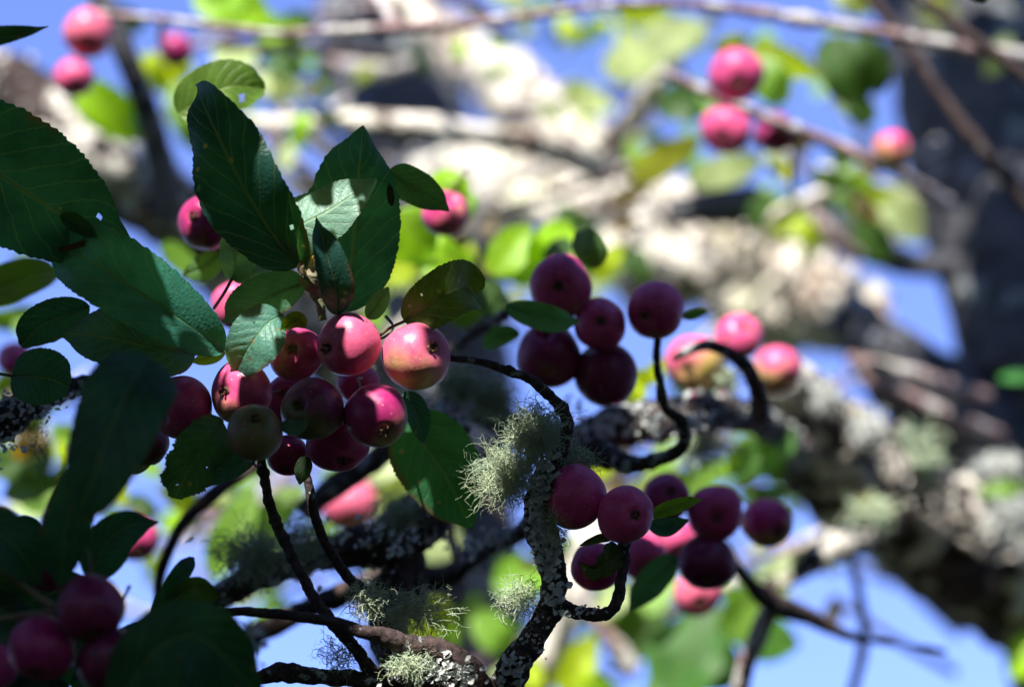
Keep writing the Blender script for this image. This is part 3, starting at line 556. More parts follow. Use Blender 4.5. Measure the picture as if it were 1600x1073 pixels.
# ------------------------------------------------------------------ soft background leaves, each its own part
def bl(x0, y0, x1, y1, hw, d, col, tr=far, roll=None, lit=True):
    rr = random.Random(x0 * 31 + y0 * 17)
    mx, my = (x0 + x1) / 2 + rr.uniform(-8, 8), (y0 + y1) / 2 + rr.uniform(-8, 8)
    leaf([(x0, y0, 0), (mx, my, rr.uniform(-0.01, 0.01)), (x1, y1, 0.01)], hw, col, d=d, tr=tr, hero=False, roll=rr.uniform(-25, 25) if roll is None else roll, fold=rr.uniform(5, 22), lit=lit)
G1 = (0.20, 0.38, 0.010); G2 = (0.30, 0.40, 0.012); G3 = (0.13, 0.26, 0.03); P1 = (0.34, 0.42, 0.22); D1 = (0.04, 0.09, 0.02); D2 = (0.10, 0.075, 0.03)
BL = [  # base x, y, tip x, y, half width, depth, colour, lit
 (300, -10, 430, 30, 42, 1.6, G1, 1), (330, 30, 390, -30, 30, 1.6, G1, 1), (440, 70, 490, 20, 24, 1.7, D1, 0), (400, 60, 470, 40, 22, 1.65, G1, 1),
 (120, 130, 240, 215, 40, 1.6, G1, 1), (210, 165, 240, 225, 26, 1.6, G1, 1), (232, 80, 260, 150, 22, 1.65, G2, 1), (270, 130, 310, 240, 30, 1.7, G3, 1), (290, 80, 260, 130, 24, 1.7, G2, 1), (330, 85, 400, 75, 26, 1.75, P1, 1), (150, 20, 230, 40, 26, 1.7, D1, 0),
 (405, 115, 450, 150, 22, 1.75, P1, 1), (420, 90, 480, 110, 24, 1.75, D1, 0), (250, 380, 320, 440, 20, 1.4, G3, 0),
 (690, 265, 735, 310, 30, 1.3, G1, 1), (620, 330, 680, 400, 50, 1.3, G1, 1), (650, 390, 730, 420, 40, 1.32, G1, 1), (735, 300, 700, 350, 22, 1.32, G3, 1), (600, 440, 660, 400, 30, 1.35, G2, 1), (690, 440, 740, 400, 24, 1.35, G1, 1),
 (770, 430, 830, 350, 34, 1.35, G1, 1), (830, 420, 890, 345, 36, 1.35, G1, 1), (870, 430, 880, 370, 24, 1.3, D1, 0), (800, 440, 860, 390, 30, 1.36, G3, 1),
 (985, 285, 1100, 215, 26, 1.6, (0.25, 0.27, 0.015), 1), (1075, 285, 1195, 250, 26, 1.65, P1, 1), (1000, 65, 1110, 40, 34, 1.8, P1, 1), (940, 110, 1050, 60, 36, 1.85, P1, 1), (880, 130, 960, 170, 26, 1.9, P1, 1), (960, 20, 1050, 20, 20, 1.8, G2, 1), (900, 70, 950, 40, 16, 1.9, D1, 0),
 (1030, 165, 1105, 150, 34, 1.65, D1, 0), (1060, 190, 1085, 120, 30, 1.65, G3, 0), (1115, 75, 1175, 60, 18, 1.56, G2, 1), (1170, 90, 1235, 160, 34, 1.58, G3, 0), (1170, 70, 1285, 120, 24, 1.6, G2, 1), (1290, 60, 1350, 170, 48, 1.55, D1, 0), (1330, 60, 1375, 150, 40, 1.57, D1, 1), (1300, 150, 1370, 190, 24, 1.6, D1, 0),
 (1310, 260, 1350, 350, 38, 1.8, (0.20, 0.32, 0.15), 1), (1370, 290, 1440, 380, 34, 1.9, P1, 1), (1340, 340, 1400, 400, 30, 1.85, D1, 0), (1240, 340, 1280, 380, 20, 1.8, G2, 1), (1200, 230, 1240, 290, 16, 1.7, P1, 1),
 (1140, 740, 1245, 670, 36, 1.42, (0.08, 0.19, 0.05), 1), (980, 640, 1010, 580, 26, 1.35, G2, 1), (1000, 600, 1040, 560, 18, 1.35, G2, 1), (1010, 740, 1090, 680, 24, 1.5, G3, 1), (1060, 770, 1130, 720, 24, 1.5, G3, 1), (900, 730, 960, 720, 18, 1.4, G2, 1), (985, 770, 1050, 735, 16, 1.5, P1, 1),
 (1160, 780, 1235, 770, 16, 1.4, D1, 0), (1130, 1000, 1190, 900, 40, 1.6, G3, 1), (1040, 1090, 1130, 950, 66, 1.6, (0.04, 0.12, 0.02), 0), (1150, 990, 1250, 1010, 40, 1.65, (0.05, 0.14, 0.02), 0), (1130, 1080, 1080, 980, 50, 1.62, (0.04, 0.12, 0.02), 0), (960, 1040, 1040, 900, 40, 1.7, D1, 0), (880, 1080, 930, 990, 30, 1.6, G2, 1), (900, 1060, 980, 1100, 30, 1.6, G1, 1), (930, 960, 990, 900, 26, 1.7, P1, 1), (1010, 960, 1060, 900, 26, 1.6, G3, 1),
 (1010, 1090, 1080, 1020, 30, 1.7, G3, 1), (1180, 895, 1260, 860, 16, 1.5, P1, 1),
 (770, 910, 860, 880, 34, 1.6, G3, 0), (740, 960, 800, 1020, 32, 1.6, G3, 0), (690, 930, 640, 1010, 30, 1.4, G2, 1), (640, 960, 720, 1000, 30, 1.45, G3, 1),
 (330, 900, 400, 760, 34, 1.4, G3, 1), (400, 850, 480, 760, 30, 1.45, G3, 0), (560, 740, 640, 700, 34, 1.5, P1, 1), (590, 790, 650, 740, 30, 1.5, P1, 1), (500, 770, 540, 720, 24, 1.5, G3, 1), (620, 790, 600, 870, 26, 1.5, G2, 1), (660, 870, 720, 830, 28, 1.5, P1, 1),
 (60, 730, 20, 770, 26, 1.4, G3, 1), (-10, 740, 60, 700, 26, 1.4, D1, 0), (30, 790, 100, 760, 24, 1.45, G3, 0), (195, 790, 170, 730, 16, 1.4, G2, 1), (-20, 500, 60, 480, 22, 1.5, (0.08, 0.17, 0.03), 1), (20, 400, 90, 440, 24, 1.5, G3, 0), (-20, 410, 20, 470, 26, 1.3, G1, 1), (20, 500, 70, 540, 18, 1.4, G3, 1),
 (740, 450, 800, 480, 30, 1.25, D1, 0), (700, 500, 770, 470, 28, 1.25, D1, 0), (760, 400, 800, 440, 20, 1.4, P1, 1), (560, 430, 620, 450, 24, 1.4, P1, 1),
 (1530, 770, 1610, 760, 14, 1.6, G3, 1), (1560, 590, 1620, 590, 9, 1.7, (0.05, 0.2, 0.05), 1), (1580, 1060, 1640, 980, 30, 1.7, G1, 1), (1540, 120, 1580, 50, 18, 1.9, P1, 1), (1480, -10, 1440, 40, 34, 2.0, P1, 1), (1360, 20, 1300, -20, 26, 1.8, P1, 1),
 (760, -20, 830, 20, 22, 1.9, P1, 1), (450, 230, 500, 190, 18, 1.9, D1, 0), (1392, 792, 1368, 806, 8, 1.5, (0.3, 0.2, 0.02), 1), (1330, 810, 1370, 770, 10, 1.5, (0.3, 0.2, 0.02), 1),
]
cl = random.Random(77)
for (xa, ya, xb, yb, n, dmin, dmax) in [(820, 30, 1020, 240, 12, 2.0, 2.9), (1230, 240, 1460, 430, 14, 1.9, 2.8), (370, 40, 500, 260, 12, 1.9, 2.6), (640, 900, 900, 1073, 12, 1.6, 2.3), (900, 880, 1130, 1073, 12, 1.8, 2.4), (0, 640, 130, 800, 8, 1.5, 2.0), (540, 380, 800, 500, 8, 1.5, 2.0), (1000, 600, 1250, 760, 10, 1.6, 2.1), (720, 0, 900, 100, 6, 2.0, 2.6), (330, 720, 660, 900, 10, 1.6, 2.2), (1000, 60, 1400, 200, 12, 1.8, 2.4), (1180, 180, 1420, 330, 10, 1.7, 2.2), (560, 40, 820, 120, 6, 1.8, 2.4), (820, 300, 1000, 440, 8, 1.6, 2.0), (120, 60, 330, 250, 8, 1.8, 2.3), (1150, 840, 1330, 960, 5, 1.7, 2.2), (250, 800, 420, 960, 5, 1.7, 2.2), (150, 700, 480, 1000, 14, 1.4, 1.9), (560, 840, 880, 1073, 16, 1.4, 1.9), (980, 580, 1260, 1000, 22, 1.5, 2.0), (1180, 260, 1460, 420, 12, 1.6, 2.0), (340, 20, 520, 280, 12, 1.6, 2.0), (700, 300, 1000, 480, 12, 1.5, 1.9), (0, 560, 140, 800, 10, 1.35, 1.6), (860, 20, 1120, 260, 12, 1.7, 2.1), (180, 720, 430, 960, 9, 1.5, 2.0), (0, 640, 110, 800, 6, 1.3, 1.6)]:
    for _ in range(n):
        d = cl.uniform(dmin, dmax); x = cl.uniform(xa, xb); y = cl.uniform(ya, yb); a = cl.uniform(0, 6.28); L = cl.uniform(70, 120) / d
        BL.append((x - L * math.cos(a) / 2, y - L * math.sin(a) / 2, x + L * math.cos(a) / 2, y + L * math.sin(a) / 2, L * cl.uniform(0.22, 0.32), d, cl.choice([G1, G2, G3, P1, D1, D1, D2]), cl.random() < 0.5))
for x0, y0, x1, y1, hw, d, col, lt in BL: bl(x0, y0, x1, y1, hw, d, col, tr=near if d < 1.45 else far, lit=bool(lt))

# ------------------------------------------------------------------ crab apples: every fruit is a thing (> flesh, calyx, stem)
def apple_mesh(elong, seed):
    rr = random.Random(seed); NU, NV = 40, 26; v = []; f = []
    ph = rr.uniform(0, 6.28)
    for i in range(NV + 1):
        th = math.pi * i / NV
        for j in range(NU):
            fi = 2 * math.pi * j / NU
            rho = math.sin(th); z = math.cos(th) * elong
            rho *= 1 + 0.035 * math.sin(2 * th)
            z -= 0.17 * math.exp(-(rho / 0.26) ** 2) if z > 0 else -0.26 * math.exp(-(rho / 0.30) ** 2)
            k = 1 + 0.018 * math.cos(5 * fi + ph) * max(0, math.cos(th)) + 0.02 * math.cos(2 * fi + 1.7 * ph) + 0.075 * noise.noise(Vector((rho * math.cos(fi), rho * math.sin(fi), z)) * 1.1 + Vector((seed, 0, 0)))
            v.append((rho * math.cos(fi) * k, rho * math.sin(fi) * k, z * (1 + 0.05 * math.cos(fi + ph))))
    for i in range(NV):
        for j in range(NU):
            j2 = (j + 1) % NU; f.append((i * NU + j, (i + 1) * NU + j, (i + 1) * NU + j2, i * NU + j2))
    return v, f
def calyx_geo(elong, seed):
    rr = random.Random(seed); v = []; f = []; z0 = elong - 0.19
    tube([(0, 0, z0 - 0.06, 0.13), (0, 0, z0 + 0.02, 0.15), (0, 0, z0 + 0.07, 0.12), (0, 0, z0 + 0.05, 0.05)], 10, 0.2, 9, v, f)
    for k in range(5):
        a = 2 * math.pi * k / 5 + rr.uniform(-0.3, 0.3); L = rr.uniform(0.08, 0.17); lift = rr.uniform(0.06, 0.2)
        d = Vector((math.cos(a), math.sin(a), 0)); s = Vector((-math.sin(a), math.cos(a), 0)); z = Vector((0, 0, 1))
        b = len(v)
        for q, w in ((0.05, 0.06), (0.35, 0.06), (0.7, 0.035), (1.0, 0.008)):
            c = d * (0.08 + L * q) + z * (z0 + 0.05 + lift * math.sin(q * 2.6)) ; tw = rr.uniform(-0.03, 0.03)
            v += [c - s * w + z * tw, c + z * 0.03, c + s * w - z * tw]
        for q in range(3):
            for e in range(2):
                f.append((b + q * 3 + e, b + q * 3 + e + 1, b + q * 3 + e + 4, b + q * 3 + e + 3))
    for k in range(6):
        a = rr.uniform(0, 6.28); p = (0.05 * math.cos(a), 0.05 * math.sin(a))
        tube([(p[0], p[1], z0 + 0.04, 0.014), (p[0] * 2.2, p[1] * 2.2, z0 + 0.17, 0.01), (p[0] * 3.2, p[1] * 3.2, z0 + 0.2, 0.02)], 4, 0, 1, v, f)
    return v, f
AN = [0]
def apple(x, y, r, d, cal, label, green=0.0, dark=0.0, pale=0.0, elong=0.97, lit=None, stem=None, group="crab apples"):
    AN[0] += 1; sd = AN[0] * 7
    c = pt(x, y, d); rad = r * px(d)
    e = bpy.data.objects.new("crab_apple", None); C.objects.link(e); e.empty_display_size = 0.01; e.location = c
    e["label"] = label; e["category"] = "apple"; e["group"] = group
    cz = cal[2] if len(cal) > 2 else math.sqrt(max(0.02, 1 - cal[0] ** 2 - cal[1] ** 2))
    ax = (RT * cal[0] + UP * cal[1] - VD * cz).normalized()
    q = ax.to_track_quat('Z', 'Y') 
    lo = q.inverted() @ (-UP + RT * random.Random(sd).uniform(-0.5, 0.5))          # the shaded lower cheek ripens greener
    q = q @ Matrix.Rotation(math.atan2(lo.y, lo.x), 3, 'Z').to_quaternion()
    e.rotation_mode = 'QUATERNION'; e.rotation_quaternion = q
    elong *= random.Random(sd + 3).uniform(0.92, 1.08)
    v, f = apple_mesh(elong, sd)
    o = link("flesh", mesh("flesh", [Vector(p) * rad for p in v], f, M_APPLE), e)
    o.color = (green, dark, pale, 1)
    v, f = calyx_geo(elong, sd)
    link("calyx", mesh("calyx", [Vector(p) * rad for p in v], f, M_CALYX), e)
    rr = random.Random(sd + 1)
    up = q.inverted() @ (VD * 0.8 + UP * rr.uniform(0.0, 0.5) + RT * rr.uniform(-0.4, 0.4))
    s0 = Vector((0, 0, -elong + 0.24)); s1 = Vector((0, 0, -elong - 0.35)); s2 = s1 + (up * 0.5 + Vector((0, 0, -0.6))) ; s3 = s2 + up * 0.7
    vv, ff = tube(catmull([(*(s * rad), w * rad) for s, w in ((s0, 0.05), (s1, 0.042), (s2, 0.042), (s3, 0.06))], 14), 7, 0.05, 300)
    link("stem", mesh("stem", vv, ff, M_FSTEM), e)
    if lit:
        lx, ly, lr = lit
        LIT.append((c + RT * (lx * rad) + UP * (ly * rad) - VD * rad * 0.5, lr * rad))
    return e
K = "main cluster of fruit in focus"
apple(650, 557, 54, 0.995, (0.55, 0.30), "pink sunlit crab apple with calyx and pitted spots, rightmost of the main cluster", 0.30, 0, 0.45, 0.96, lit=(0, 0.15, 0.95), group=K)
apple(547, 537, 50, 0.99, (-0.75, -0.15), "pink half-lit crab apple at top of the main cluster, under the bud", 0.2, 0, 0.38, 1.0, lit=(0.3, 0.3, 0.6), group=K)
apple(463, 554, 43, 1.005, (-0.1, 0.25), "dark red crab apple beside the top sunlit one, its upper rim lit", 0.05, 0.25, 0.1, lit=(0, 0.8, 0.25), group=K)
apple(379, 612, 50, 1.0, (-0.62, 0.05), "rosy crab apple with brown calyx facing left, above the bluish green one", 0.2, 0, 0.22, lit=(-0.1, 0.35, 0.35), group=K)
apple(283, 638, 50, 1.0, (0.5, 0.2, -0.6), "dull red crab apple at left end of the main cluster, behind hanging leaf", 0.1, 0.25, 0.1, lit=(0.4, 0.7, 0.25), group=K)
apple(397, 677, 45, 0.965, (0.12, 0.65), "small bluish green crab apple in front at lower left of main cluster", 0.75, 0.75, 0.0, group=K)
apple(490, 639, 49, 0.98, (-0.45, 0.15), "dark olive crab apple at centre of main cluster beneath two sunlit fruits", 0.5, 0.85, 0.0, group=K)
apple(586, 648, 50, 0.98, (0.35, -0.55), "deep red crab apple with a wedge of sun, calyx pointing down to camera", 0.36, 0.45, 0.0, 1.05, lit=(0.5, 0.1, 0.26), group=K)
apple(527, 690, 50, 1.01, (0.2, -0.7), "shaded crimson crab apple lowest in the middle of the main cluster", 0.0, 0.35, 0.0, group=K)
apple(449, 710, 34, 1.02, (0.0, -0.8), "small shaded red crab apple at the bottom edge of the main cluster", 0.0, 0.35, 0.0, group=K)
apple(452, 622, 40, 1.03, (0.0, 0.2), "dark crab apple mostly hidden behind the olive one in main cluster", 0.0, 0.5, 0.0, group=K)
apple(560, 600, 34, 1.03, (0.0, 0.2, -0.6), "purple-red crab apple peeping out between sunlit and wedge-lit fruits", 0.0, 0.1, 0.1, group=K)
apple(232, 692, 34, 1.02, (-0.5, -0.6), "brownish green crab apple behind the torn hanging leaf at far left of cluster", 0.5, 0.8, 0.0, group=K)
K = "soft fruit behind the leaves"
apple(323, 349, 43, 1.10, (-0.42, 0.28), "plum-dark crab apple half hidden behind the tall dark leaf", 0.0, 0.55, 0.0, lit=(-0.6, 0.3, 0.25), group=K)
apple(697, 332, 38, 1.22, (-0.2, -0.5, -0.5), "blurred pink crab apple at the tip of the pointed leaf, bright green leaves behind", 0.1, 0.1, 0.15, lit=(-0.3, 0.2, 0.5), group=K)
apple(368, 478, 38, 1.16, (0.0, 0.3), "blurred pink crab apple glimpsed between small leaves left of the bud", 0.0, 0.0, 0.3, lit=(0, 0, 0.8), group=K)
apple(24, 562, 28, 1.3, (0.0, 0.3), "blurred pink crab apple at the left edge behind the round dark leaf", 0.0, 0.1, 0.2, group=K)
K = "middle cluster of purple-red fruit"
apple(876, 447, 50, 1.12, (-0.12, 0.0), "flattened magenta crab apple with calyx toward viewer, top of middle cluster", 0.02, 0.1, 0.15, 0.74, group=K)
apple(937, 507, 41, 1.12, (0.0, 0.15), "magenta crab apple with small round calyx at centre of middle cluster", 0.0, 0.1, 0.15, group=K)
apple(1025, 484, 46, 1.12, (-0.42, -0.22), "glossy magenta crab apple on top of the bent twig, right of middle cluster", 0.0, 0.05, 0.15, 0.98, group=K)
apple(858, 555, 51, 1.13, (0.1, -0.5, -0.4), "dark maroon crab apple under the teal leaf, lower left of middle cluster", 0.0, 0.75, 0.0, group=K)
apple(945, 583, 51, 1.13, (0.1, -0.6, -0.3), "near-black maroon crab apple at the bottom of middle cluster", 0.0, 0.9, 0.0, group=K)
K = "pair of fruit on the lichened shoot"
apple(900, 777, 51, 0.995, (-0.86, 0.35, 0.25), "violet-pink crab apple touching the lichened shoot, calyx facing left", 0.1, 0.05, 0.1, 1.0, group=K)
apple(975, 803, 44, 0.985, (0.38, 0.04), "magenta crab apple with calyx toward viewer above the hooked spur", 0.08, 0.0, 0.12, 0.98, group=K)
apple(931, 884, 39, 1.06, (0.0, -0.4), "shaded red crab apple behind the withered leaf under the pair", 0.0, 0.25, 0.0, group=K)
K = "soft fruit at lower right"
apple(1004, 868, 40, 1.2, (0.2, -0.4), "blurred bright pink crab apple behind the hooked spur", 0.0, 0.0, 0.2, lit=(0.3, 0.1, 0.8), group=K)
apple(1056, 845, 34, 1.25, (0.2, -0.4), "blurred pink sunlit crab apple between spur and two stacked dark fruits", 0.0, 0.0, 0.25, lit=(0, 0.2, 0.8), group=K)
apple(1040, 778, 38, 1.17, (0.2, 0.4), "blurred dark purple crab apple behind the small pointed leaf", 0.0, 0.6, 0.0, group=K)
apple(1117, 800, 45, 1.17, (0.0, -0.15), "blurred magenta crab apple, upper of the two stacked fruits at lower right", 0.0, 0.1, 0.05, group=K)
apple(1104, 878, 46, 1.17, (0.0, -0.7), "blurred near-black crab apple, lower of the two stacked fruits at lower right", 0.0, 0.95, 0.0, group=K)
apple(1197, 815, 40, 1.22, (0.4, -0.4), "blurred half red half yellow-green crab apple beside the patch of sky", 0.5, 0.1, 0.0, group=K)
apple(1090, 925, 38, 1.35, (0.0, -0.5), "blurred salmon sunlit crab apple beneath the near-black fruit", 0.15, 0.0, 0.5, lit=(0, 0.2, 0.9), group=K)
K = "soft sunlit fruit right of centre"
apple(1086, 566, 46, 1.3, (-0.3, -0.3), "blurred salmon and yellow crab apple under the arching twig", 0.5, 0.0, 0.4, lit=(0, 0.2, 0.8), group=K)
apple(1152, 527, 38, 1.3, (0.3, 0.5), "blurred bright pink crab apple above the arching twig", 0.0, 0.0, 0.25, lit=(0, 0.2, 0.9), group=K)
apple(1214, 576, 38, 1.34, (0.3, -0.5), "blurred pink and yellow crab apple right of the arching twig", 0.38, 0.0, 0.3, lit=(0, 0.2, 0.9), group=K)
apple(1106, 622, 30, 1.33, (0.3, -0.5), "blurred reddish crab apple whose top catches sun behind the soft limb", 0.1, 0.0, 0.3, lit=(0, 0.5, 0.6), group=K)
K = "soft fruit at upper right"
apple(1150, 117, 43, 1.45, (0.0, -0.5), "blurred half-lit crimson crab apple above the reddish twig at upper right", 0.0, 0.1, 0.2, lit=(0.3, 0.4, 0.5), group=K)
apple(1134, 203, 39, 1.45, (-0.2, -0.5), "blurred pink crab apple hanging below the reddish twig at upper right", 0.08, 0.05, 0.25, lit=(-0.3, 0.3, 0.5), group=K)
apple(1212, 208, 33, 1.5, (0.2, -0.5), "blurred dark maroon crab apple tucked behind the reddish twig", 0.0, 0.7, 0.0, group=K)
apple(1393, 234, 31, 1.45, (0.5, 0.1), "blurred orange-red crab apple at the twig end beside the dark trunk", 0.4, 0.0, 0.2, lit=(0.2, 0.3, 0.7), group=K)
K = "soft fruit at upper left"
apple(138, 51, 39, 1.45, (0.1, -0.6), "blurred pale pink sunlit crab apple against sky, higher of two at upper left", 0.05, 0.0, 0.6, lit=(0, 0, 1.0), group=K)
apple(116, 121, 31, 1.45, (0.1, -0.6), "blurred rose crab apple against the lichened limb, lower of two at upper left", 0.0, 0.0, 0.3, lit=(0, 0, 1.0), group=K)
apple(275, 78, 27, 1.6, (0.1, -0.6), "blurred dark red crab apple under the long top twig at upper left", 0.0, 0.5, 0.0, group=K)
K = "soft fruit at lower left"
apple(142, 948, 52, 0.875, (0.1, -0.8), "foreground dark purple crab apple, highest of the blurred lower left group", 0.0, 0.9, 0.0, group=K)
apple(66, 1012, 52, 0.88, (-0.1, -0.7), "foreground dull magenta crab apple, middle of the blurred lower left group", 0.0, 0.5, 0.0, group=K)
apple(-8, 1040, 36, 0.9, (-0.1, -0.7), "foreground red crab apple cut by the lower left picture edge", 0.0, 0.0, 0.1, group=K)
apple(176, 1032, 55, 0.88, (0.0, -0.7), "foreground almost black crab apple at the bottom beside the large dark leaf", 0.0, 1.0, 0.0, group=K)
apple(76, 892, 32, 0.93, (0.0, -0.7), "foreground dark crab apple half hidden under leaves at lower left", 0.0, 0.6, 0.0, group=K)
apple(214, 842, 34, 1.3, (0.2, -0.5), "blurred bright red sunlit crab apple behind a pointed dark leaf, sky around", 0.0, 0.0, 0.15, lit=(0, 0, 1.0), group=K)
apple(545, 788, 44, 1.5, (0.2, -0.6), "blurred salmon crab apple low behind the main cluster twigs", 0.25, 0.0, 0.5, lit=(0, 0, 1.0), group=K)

# ------------------------------------------------------------------ beard lichen tufts
TN = [0]
def tuft(x, y, d, rx, ry, n, label, thick=1.0, droop=0.2, mat=None, group="beard lichen tufts", lit=False, seglen=None):
    TN[0] += 1; rr = random.Random(TN[0] * 101); v = []; f = []
    c = pt(x, y, d); u = px(d)
    Lm = (rx + ry) * 0.5 * u
    n = int(n * (3.8 if d < 1.2 else 2.0)); thick *= (0.85 if d < 1.2 else 1.2)
    for k in range(n):
        dv = Vector((rr.gauss(0, 1), rr.gauss(0, 1), rr.gauss(0, 1))).normalized()
        root = (RT * dv.x * rx + UP * dv.y * ry - VD * dv.z * min(rx, ry)) * u * rr.uniform(0.05, 0.9)
        dirv = (RT * dv.x * rx + UP * dv.y * ry - VD * dv.z * min(rx, ry)).normalized()
        L = Lm * rr.uniform(0.5, 1.25); st = 11
        p = root.copy(); S = []
        ax = Vector((rr.gauss(0, 1), rr.gauss(0, 1), rr.gauss(0, 1))).normalized(); cu = rr.uniform(0.25, 0.95)
        for i in range(st + 1):
            S.append((p.x, p.y, p.z, thick * u * (1 - 0.75 * i / st)))
            dirv = (Matrix.Rotation(cu * rr.uniform(0.3, 1.7), 3, ax) @ dirv)
            dirv = (dirv + Vector((0, 0, -droop * 0.3)) + Vector((rr.gauss(0, .12), rr.gauss(0, .12), rr.gauss(0, .12)))).normalized()
            p = p + dirv * (L / st)
            if rr.random() < 0.22 and i > 2:       # side fibril
                q = p.copy(); dd = (dirv + Vector((rr.gauss(0, 1), rr.gauss(0, 1), rr.gauss(0, 1))) * 0.9).normalized(); T2 = [(q.x, q.y, q.z, thick * u * 0.45)]
                for m in range(3):
                    q = q + dd * (L * 0.08); dd = (dd + Vector((rr.gauss(0, .3), rr.gauss(0, .3), rr.gauss(0, .3)))).normalized(); T2.append((q.x, q.y, q.z, thick * u * 0.3))
                tube(T2, 3, 0, 1, v, f, cap=False)
        tube(S, 3, 0, 1, v, f, cap=False)
    o = link("lichen_tuft", mesh("lichen_tuft", v, f, mat or M_BEARD), None, c)
    o["label"] = label; o["category"] = "lichen"; o["group"] = group
    if lit: LIT.append((c, Lm))
    return o
tuft(836, 675, 0.995, 46, 46, 230, "curly pale green lichen tuft below the bend of the dark twig")
tuft(792, 742, 0.998, 52, 46, 250, "dense grey-green lichen tuft left of the lichened shoot, touching the big green leaf", thick=0.8)
tuft(898, 722, 1.008, 34, 28, 120, "small greyish lichen tuft just above the violet-pink fruit")
tuft(812, 935, 1.0, 38, 36, 60, "loose wiry lichen tuft left of the shoot above its fork", lit=True, thick=0.9)
tuft(868, 820, 0.99, 16, 50, 40, "thin lichen fringe along the shoot below the violet-pink fruit", thick=0.7)
tuft(572, 938, 1.0, 32, 34, 55, "yellow-green lichen tuft on the crossing dark twigs", lit=True)
tuft(645, 955, 1.02, 60, 36, 110, "broad soft green lichen tuft right of the crossing twigs", lit=True)
tuft(640, 1036, 0.98, 38, 24, 60, "bright wiry lichen tuft on the pale crusted branch at the bottom", lit=True)
tuft(530, 1025, 0.99, 40, 34, 50, "bluish sparse lichen tuft hanging against sky at the bottom", thick=0.7, droop=0.0)
tuft(390, 865, 1.1, 62, 40, 150, "spreading grey lichen tuft on the limb below the main cluster, sky behind", thick=0.9)
tuft(470, 840, 1.1, 50, 36, 90, "grey lichen tuft behind the two hanging dark twigs", thick=0.9)
tuft(620, 800, 1.12, 40, 30, 80, "dim lichen tuft on the thick dark limb under the big green leaf")
tuft(715, 600, 1.15, 40, 34, 110, "blurred sage lichen tuft under the twig leaving the rightmost fruit", thick=1.2)
tuft(770, 625, 1.15, 34, 40, 100, "blurred sage lichen tuft left of the bend in the dark twig", thick=1.2)
tuft(60, 690, 1.05, 18, 40, 18, "wispy hanging lichen threads on the crusted branch at left edge", thick=0.6, droop=0.8)
tuft(1428, 712, 1.60, 34, 46, 160, "blurred pale yellow lichen tuft on top of the thick limb at right", thick=2.4, lit=True, group="lichen tufts on the thick limb")
tuft(1285, 620, 1.50, 26, 24, 70, "blurred white lichen tuft at the upper end of the thick limb", thick=2.4, lit=True, mat=M_FLAKE, group="lichen tufts on the thick limb")
tuft(1355, 672, 1.53, 30, 26, 80, "blurred pinkish white lichen tuft midway along the thick limb", thick=2.4, lit=True, mat=M_FLAKE, group="lichen tufts on the thick limb")
tuft(1580, 805, 1.60, 44, 36, 110, "blurred white lichen tuft on the thick limb at the right picture edge", thick=2.4, lit=True, mat=M_FLAKE, group="lichen tufts on the thick limb")
tuft(1560, 730, 1.65, 36, 22, 100, "blurred small pale lichen tuft in front of the dark trunk foot", thick=2.2, lit=True, mat=M_FLAKE, group="lichen tufts on the thick limb")
tuft(1090, 690, 1.35, 40, 46, 110, "blurred green lichen tuft hanging under the soft middle limb", thick=1.6, lit=True)
tuft(1120, 590, 1.3, 40, 30, 100, "blurred cream lichen tuft below the salmon fruit under the arching twig", thick=1.6, lit=True)
tuft(1360, 800, 1.5, 40, 24, 100, "blurred cream lichen tuft on the shaded underside of the thick limb", thick=1.8, lit=True)

# leafy lichen flakes on the in-focus bark: too many to count
def flakes(spec, seed):
    rr = random.Random(seed); v = []; f = []
    for x, y, d, sx, sy, n, size in spec:
        for k in range(n):
            c = pt(x + rr.gauss(0, sx), y + rr.gauss(0, sy), d - rr.uniform(0.0, 0.004)); u = px(d) * size * rr.uniform(0.5, 1.3)
            nrm = (-VD + RT * rr.gauss(0, 0.8) + UP * rr.gauss(0.2, 0.8)).normalized()
            a = nrm.orthogonal().normalized(); b = nrm.cross(a); b0 = len(v); m = 7; ph = rr.uniform(0, 6.28)
            v.append(c - nrm * u * 0.4)
            for j in range(m):
                t = 2 * math.pi * j / m + ph; q = rr.uniform(0.6, 1.2)
                v.append(c + (a * math.cos(t) * q + b * math.sin(t) * q * 0.6) * u + nrm * u * rr.uniform(-0.1, 0.7))
            for j in range(m): f.append((b0, b0 + 1 + j, b0 + 1 + (j + 1) % m))
    return v, f
fv, ff = flakes([(842, 780, 0.976+0.017, 9, 26, 70, 7.5), (846, 830, 0.993, 12, 24, 80, 7.5), (862, 880, 0.994, 9, 20, 60, 7.5), (870, 935, 0.993, 12, 14, 30, 7.5), (905, 955, 0.992, 14, 5, 25, 4), (838, 990, 0.993, 12, 20, 24, 4), (800, 1050, 0.992, 18, 16, 40, 7.5), (855, 735, 0.992, 14, 18, 40, 7.5), (830, 715, 1.0, 12, 12, 30, 6),
                 (690, 1050, 0.985, 26, 14, 80, 7.5), (640, 1045, 0.985, 20, 10, 40, 7.5), (730, 1055, 0.985, 14, 14, 30, 7.5), (30, 640, 1.04, 30, 14, 60, 6), (80, 615, 1.05, 22, 10, 40, 6), (10, 690, 1.04, 14, 18, 30, 6), (430, 885, 1.1, 50, 16, 50, 7), (600, 840, 1.1, 40, 16, 40, 7), (390, 995, 1.18, 20, 14, 50, 8), (960, 660, 1.2, 60, 18, 90, 8), (1060, 650, 1.22, 40, 16, 50, 8), (770, 850, 1.15, 30, 10, 40, 8)], 5)
fl = link("leafy_lichen", mesh("leafy_lichen", fv, ff, M_FLAKE)); fl["kind"] = "stuff"; fl["label"] = "grey-white leafy lichen flakes crusting the in-focus bark"; fl["category"] = "lichen"

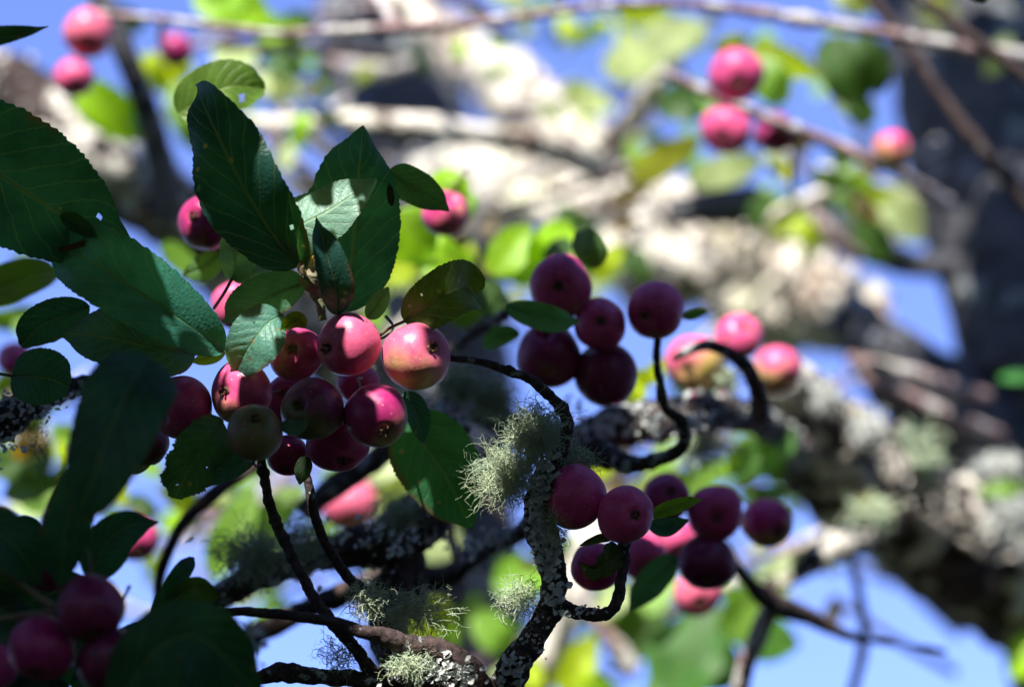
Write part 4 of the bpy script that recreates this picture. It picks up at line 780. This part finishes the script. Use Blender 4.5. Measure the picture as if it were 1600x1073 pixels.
# ------------------------------------------------------------------ unseen crown round the frame: leafy shoots added to shade the fruit
LP = np.array([tuple(p) for p, r in LIT]); LR = np.array([r for p, r in LIT]); SN = np.array(tuple(SUN))
def clear(Q, ext, margin=90):
    """which of the points Q (n,3) stand neither in the picture nor between the sun and a sunlit spot"""
    D = Q - np.array(tuple(CAM)); dep = D @ np.array(tuple(VD))
    sx = 800 + (D @ np.array(tuple(RT))) / np.maximum(dep, 1e-3) / TX * 800; sy = 536.5 - (D @ np.array(tuple(UP))) / np.maximum(dep, 1e-3) / TX * 800
    inview = (dep > 0) & (sx > -margin) & (sx < 1600 + margin) & (sy > -margin) & (sy < 1073 + margin)
    close = np.linalg.norm(D, axis=1) < 0.4
    ok = ~(inview | close)
    for off in (-0.6, -0.3, 0.3, 0.6):         # keep the air open for a step to either side
        A = CAM + RT * off; F = pt(800, 536, 1.1) - A; fl = F.length; fd = np.array(tuple(F / fl))
        E = Q - np.array(tuple(A)); nn = np.linalg.norm(E, axis=1)
        ok &= ~((nn < 0.45) | ((nn < fl) & ((E @ fd) / np.maximum(nn, 1e-6) > math.cos(R(13)))))
    for a in range(0, len(Q), 2000):
        W = Q[a:a + 2000, None, :] - LP[None]; al = W @ SN
        per = np.linalg.norm(W - al[..., None] * SN, axis=2)
        ok[a:a + 2000] &= ~((al > 0.01) & (per < LR[None] + ext)).any(1)
    return ok
def crown(tr, shoots, seed, name, leaves=9):
    """shoots: start points; every shoot is a twig with leaves"""
    rr = random.Random(seed); tv = []; tf = []; cand = []; tw = []
    for P in shoots:
        dr = Vector((rr.gauss(0, 1), rr.gauss(0, 1), rr.gauss(0.1, 0.4))).normalized(); L = rr.uniform(0.1, 0.24)
        tw.append((P, P + dr * L))
        for k in range(leaves):
            b = P + dr * (L * (k + 0.5) / leaves)
            out = (dr * 0.5 + Vector((rr.gauss(0, 1), rr.gauss(0, 1), rr.gauss(0, 0.5)))).normalized()
            cand.append((b, out, rr.uniform(0.05, 0.09), Vector((rr.gauss(0, 0.6), rr.gauss(0, 0.6), 1)).normalized()))
    ok = clear(np.array([tuple(b + o * l * 0.5) for b, o, l, N in cand]), 0.03)
    tk = np.ones(len(tw), bool)
    for u in (0, 0.12, 0.25, 0.37, 0.5, 0.62, 0.75, 0.87, 1): tk &= clear(np.array([tuple(a + (b - a) * u) for a, b in tw]), 0.012)
    for (P, E), q in zip(tw, tk):
        if q: tube([(*P, 0.003), (*((P + E) / 2 + Vector((0, 0, 0.01))), 0.0025), (*E, 0.0012)], 5, 0, 1, tv, tf)
    v = []; f = []; uv = []; n = 0; b0 = tr.location
    prof = ((0.0, 0.05), (0.45, 0.32), (1.0, 0.03))
    for (b, out, ln, N), q in zip(cand, ok):
        if not q: continue
        side = out.cross(N).normalized(); N = side.cross(out); o = len(v); b = b - b0
        for t, w in prof:
            c = b + out * (ln * t) + N * (ln * 0.12 * math.sin(2.6 * t))
            v += [c - side * (ln * w) + N * (ln * w * 0.3), c, c + side * (ln * w) + N * (ln * w * 0.3)]; uv += [(0, t), (0.5, t), (1, t)]
        for i in range(2):
            for j in range(2): f.append((o + i * 3 + j, o + i * 3 + j + 1, o + i * 3 + j + 4, o + i * 3 + j + 3))
        n += 1
    o = link(name, mesh(name, v, f, M_ADDED_LEAF, uvs=uv), tr); o["kind"] = "stuff"; o.color = (0.045, 0.10, 0.03, 1)
    if tf:
        o = link("added_shade_twigs", mesh("added_shade_twigs", [q - b0 for q in tv], tf, M_TWIG), tr); o["kind"] = "stuff"
    return n
cr = random.Random(21)
sh1 = [pt(cr.uniform(-250, 1750), cr.uniform(-100, 1250), cr.uniform(0.8, 1.3)) + SUN * cr.uniform(0.18, 0.8) for _ in range(330)]
sh2 = [pt(cr.uniform(-200, 1900), cr.uniform(-300, 1250), cr.uniform(1.4, 2.8)) + SUN * cr.uniform(0.25, 1.2) for _ in range(360)]
for _ in range(620):           # unseen shoots added below and beside the frame to cut stray skylight
    side = cr.choice("bbbblr"); d = cr.uniform(0.75, 2.3)
    x, y = {"b": (cr.uniform(-500, 2100), cr.uniform(1220, 2300)), "t": (cr.uniform(-500, 2100), cr.uniform(-1100, -150)), "l": (cr.uniform(-1200, -180), cr.uniform(-300, 1500)), "r": (cr.uniform(1780, 2800), cr.uniform(-300, 1500))}[side]
    sh1.append(pt(x, y, d))
OPEN = Vector((0, 0.42, 0.91))          # gap left in the added crown so skylight falls from above
sh3 = []
while len(sh3) < 5600:          # foliage shell added round the camera to block skylight
    q = Vector((cr.gauss(0, 1), cr.gauss(0, 1), cr.gauss(0, 1))).normalized()
    P = CAM + q * cr.uniform(0.8, 2.6)
    if P.z < 0.15 or q.dot(VD) > 0.90 or q.dot(OPEN) > 0.70: continue
    sh3.append(P)
# unseen leaves added along sun lines, each to shade a chosen spot
SHADE = [(805, 745, 1.0, 20), (548, 645, .98, 24), (585, 700, .98, 18), (578, 610, .98, 14), (632, 640, .98, 10), (420, 615, 1, 26), (463, 570, 1, 34), (335, 350, 1.09, 30), (490, 640, .98, 46), (397, 677, .965, 46), (268, 652, 1, 36), (527, 700, 1.01, 44), (449, 710, 1.02, 34), (506, 540, .985, 18), (900, 777, .99, 50), (975, 803, .985, 44), (931, 884, 1.05, 40),
  (1117, 800, 1.17, 44), (1104, 878, 1.17, 46), (876, 447, 1.12, 50), (937, 507, 1.12, 42), (1025, 484, 1.12, 46), (858, 555, 1.13, 50), (945, 583, 1.13, 50), (142, 948, .87, 54), (66, 1012, .88, 54), (176, 1032, .88, 56), (0, 1030, .9, 30), (60, 290, .99, 80), (150, 330, .99, 60), (180, 440, .985, 60), (280, 480, .985, 40), (120, 410, .985, 40), (330, 200, .985, 50), (380, 290, .985, 60), (430, 370, .985, 40),
  (550, 260, 1.02, 60), (560, 360, 1.02, 70), (545, 440, 1.02, 30), (510, 400, .985, 40), (690, 490, 1.0, 30), (200, 530, 1.0, 60), (180, 640, .86, 80), (150, 750, .86, 70), (680, 720, 1.05, 60), (720, 780, 1.05, 40), (300, 710, .975, 50), (380, 580, .99, 30), (60, 590, .985, 50), (100, 850, .89, 70), (190, 850, .93, 50), (300, 1030, .86, 90), (650, 285, 1.035, 40),
  (1450, 80, 2.0, 60), (1500, 200, 2.0, 90), (1560, 330, 2.0, 90), (1560, 480, 1.9, 90), (1570, 620, 1.9, 80), (1540, 700, 1.9, 60), (1400, 540, 1.8, 50), (1265, 760, 1.5, 40), (1320, 830, 1.55, 40), (560, 90, 2.5, 70), (620, 150, 2.5, 90), (640, 280, 2.45, 80), (1140, 330, 1.95, 60), (1250, 340, 1.95, 50), (110, 215, 1.7, 40), (150, 250, 1.7, 60), (200, 280, 1.7, 80), (490, 140, 2.4, 60), (540, 250, 2.4, 60), (600, 30, 2.36, 60), (680, 75, 2.34, 40), (720, 300, 2.38, 60), (480, 40, 2.4, 50), (1480, 330, 2.0, 50), (1540, 250, 2.0, 60), (1590, 420, 1.95, 60), (1510, 560, 1.9, 50), (1590, 180, 2.0, 60), (1580, 60, 2.0, 60), (260, 340, 1.75, 80), (300, 400, 1.8, 60), (1130, 150, 1.45, 24), (1170, 222, 1.45, 20), (640, 850, 1.12, 50), (480, 860, 1.12, 60), (850, 830, 1.0, 50), (840, 1000, 1.0, 50), (970, 900, 1.0, 40), (440, 850, 1.0, 40), (500, 950, .98, 40), (960, 665, 1.2, 60), (1060, 655, 1.22, 50), (1450, 860, 1.7, 60)]
LD = (LP - np.array(tuple(CAM))) @ np.array(tuple(VD))
FORCE = {(548, 645), (585, 700), (578, 610), (632, 640), (420, 615), (463, 570), (490, 640), (397, 677), (268, 652), (527, 700), (506, 540), (60, 290), (150, 330), (142, 948), (66, 1012), (176, 1032)}
LY = np.array([project(p)[1] for p, r in LIT])
sl = []
for x, y, d, r in SHADE:
    rad = r * px(d); stp = 0.008 if d < 1.2 else 0.02; fac = np.where((LD < 1.06) & (LY < 730), 0.6, -9.0) if (x, y) in FORCE else np.where(LD < 1.9, -9.0, 0.5) if x >= 1440 and d >= 1.9 else np.where(LD < 1.7, -9.0, 0.5) if x < 730 and d > 2.3 else np.where(LD < 1.2, 0.7, 0.35) if d < 1.2 else np.full(len(LD), 0.7); m = int(rad / stp) + 1
    for i in range(-m, m + 1):
        for j in range(-m, m + 1):
            if math.hypot(i, j) * stp > rad: continue
            P = pt(x + i * stp / px(d), y + j * stp / px(d), d - (cr.choice((0.003, 0.012)) if r > 10 and d < 1.2 else 0.0)); L = 0.12
            while True:
                q = project(P + SUN * L)
                if q is None or q[1] < -130 or q[0] < -130 or q[0] > 1730 or L > 1.6: break
                L += 0.02
            L += cr.uniform(0.0, 0.12); c = P + SUN * L
            w = LP * 0 + np.array(tuple(c)); W = w - LP; al = W @ SN; per = np.linalg.norm(W - al[:, None] * SN, axis=1)
            qq = al > 0.01; gap = float((per - LR * fac)[qq].min()) if qq.any() else 1
            if gap < 0.002: continue
            sl.append((c, min(0.034 if d < 1.2 else 0.05, max(0.014, gap * 2.0))))
sv = []; sf = []; suv = []
for c, ln in sl:
    N = (SUN + Vector((cr.gauss(0, .3), cr.gauss(0, .3), cr.gauss(0, .3)))).normalized(); a = cr.uniform(0, 6.28); e1 = N.orthogonal().normalized(); out = e1 * math.cos(a) + N.cross(e1) * math.sin(a)
    side = out.cross(N); b = c - out * ln * 0.5 - near.location; o = len(sv)
    for t, w in ((0, .05), (.25, .27), (.5, .34), (.75, .24), (1, .03)):
        m_ = b + out * (ln * t) + N * (ln * 0.1 * math.sin(2.6 * t))
        sv += [m_ - side * ln * w, m_, m_ + side * ln * w]; suv += [(0, t), (.5, t), (1, t)]
    for i in range(4):
        for j in range(2): sf.append((o + i * 3 + j, o + i * 3 + j + 1, o + i * 3 + j + 4, o + i * 3 + j + 3))
o = link("added_shade_foliage", mesh("added_shade_foliage", sv, sf, M_ADDED_LEAF, uvs=suv), near); o["kind"] = "stuff"; o.color = (0.045, 0.10, 0.03, 1)
print("shade leaves", len(sl))
n1 = crown(near, sh1, 21, "added_shade_foliage"); n2 = crown(far, sh2, 22, "added_shade_foliage"); n3 = crown(near, sh3, 23, "added_shade_foliage", 11)
print("crown leaves", n1, n2, n3, "lit", len(LIT))
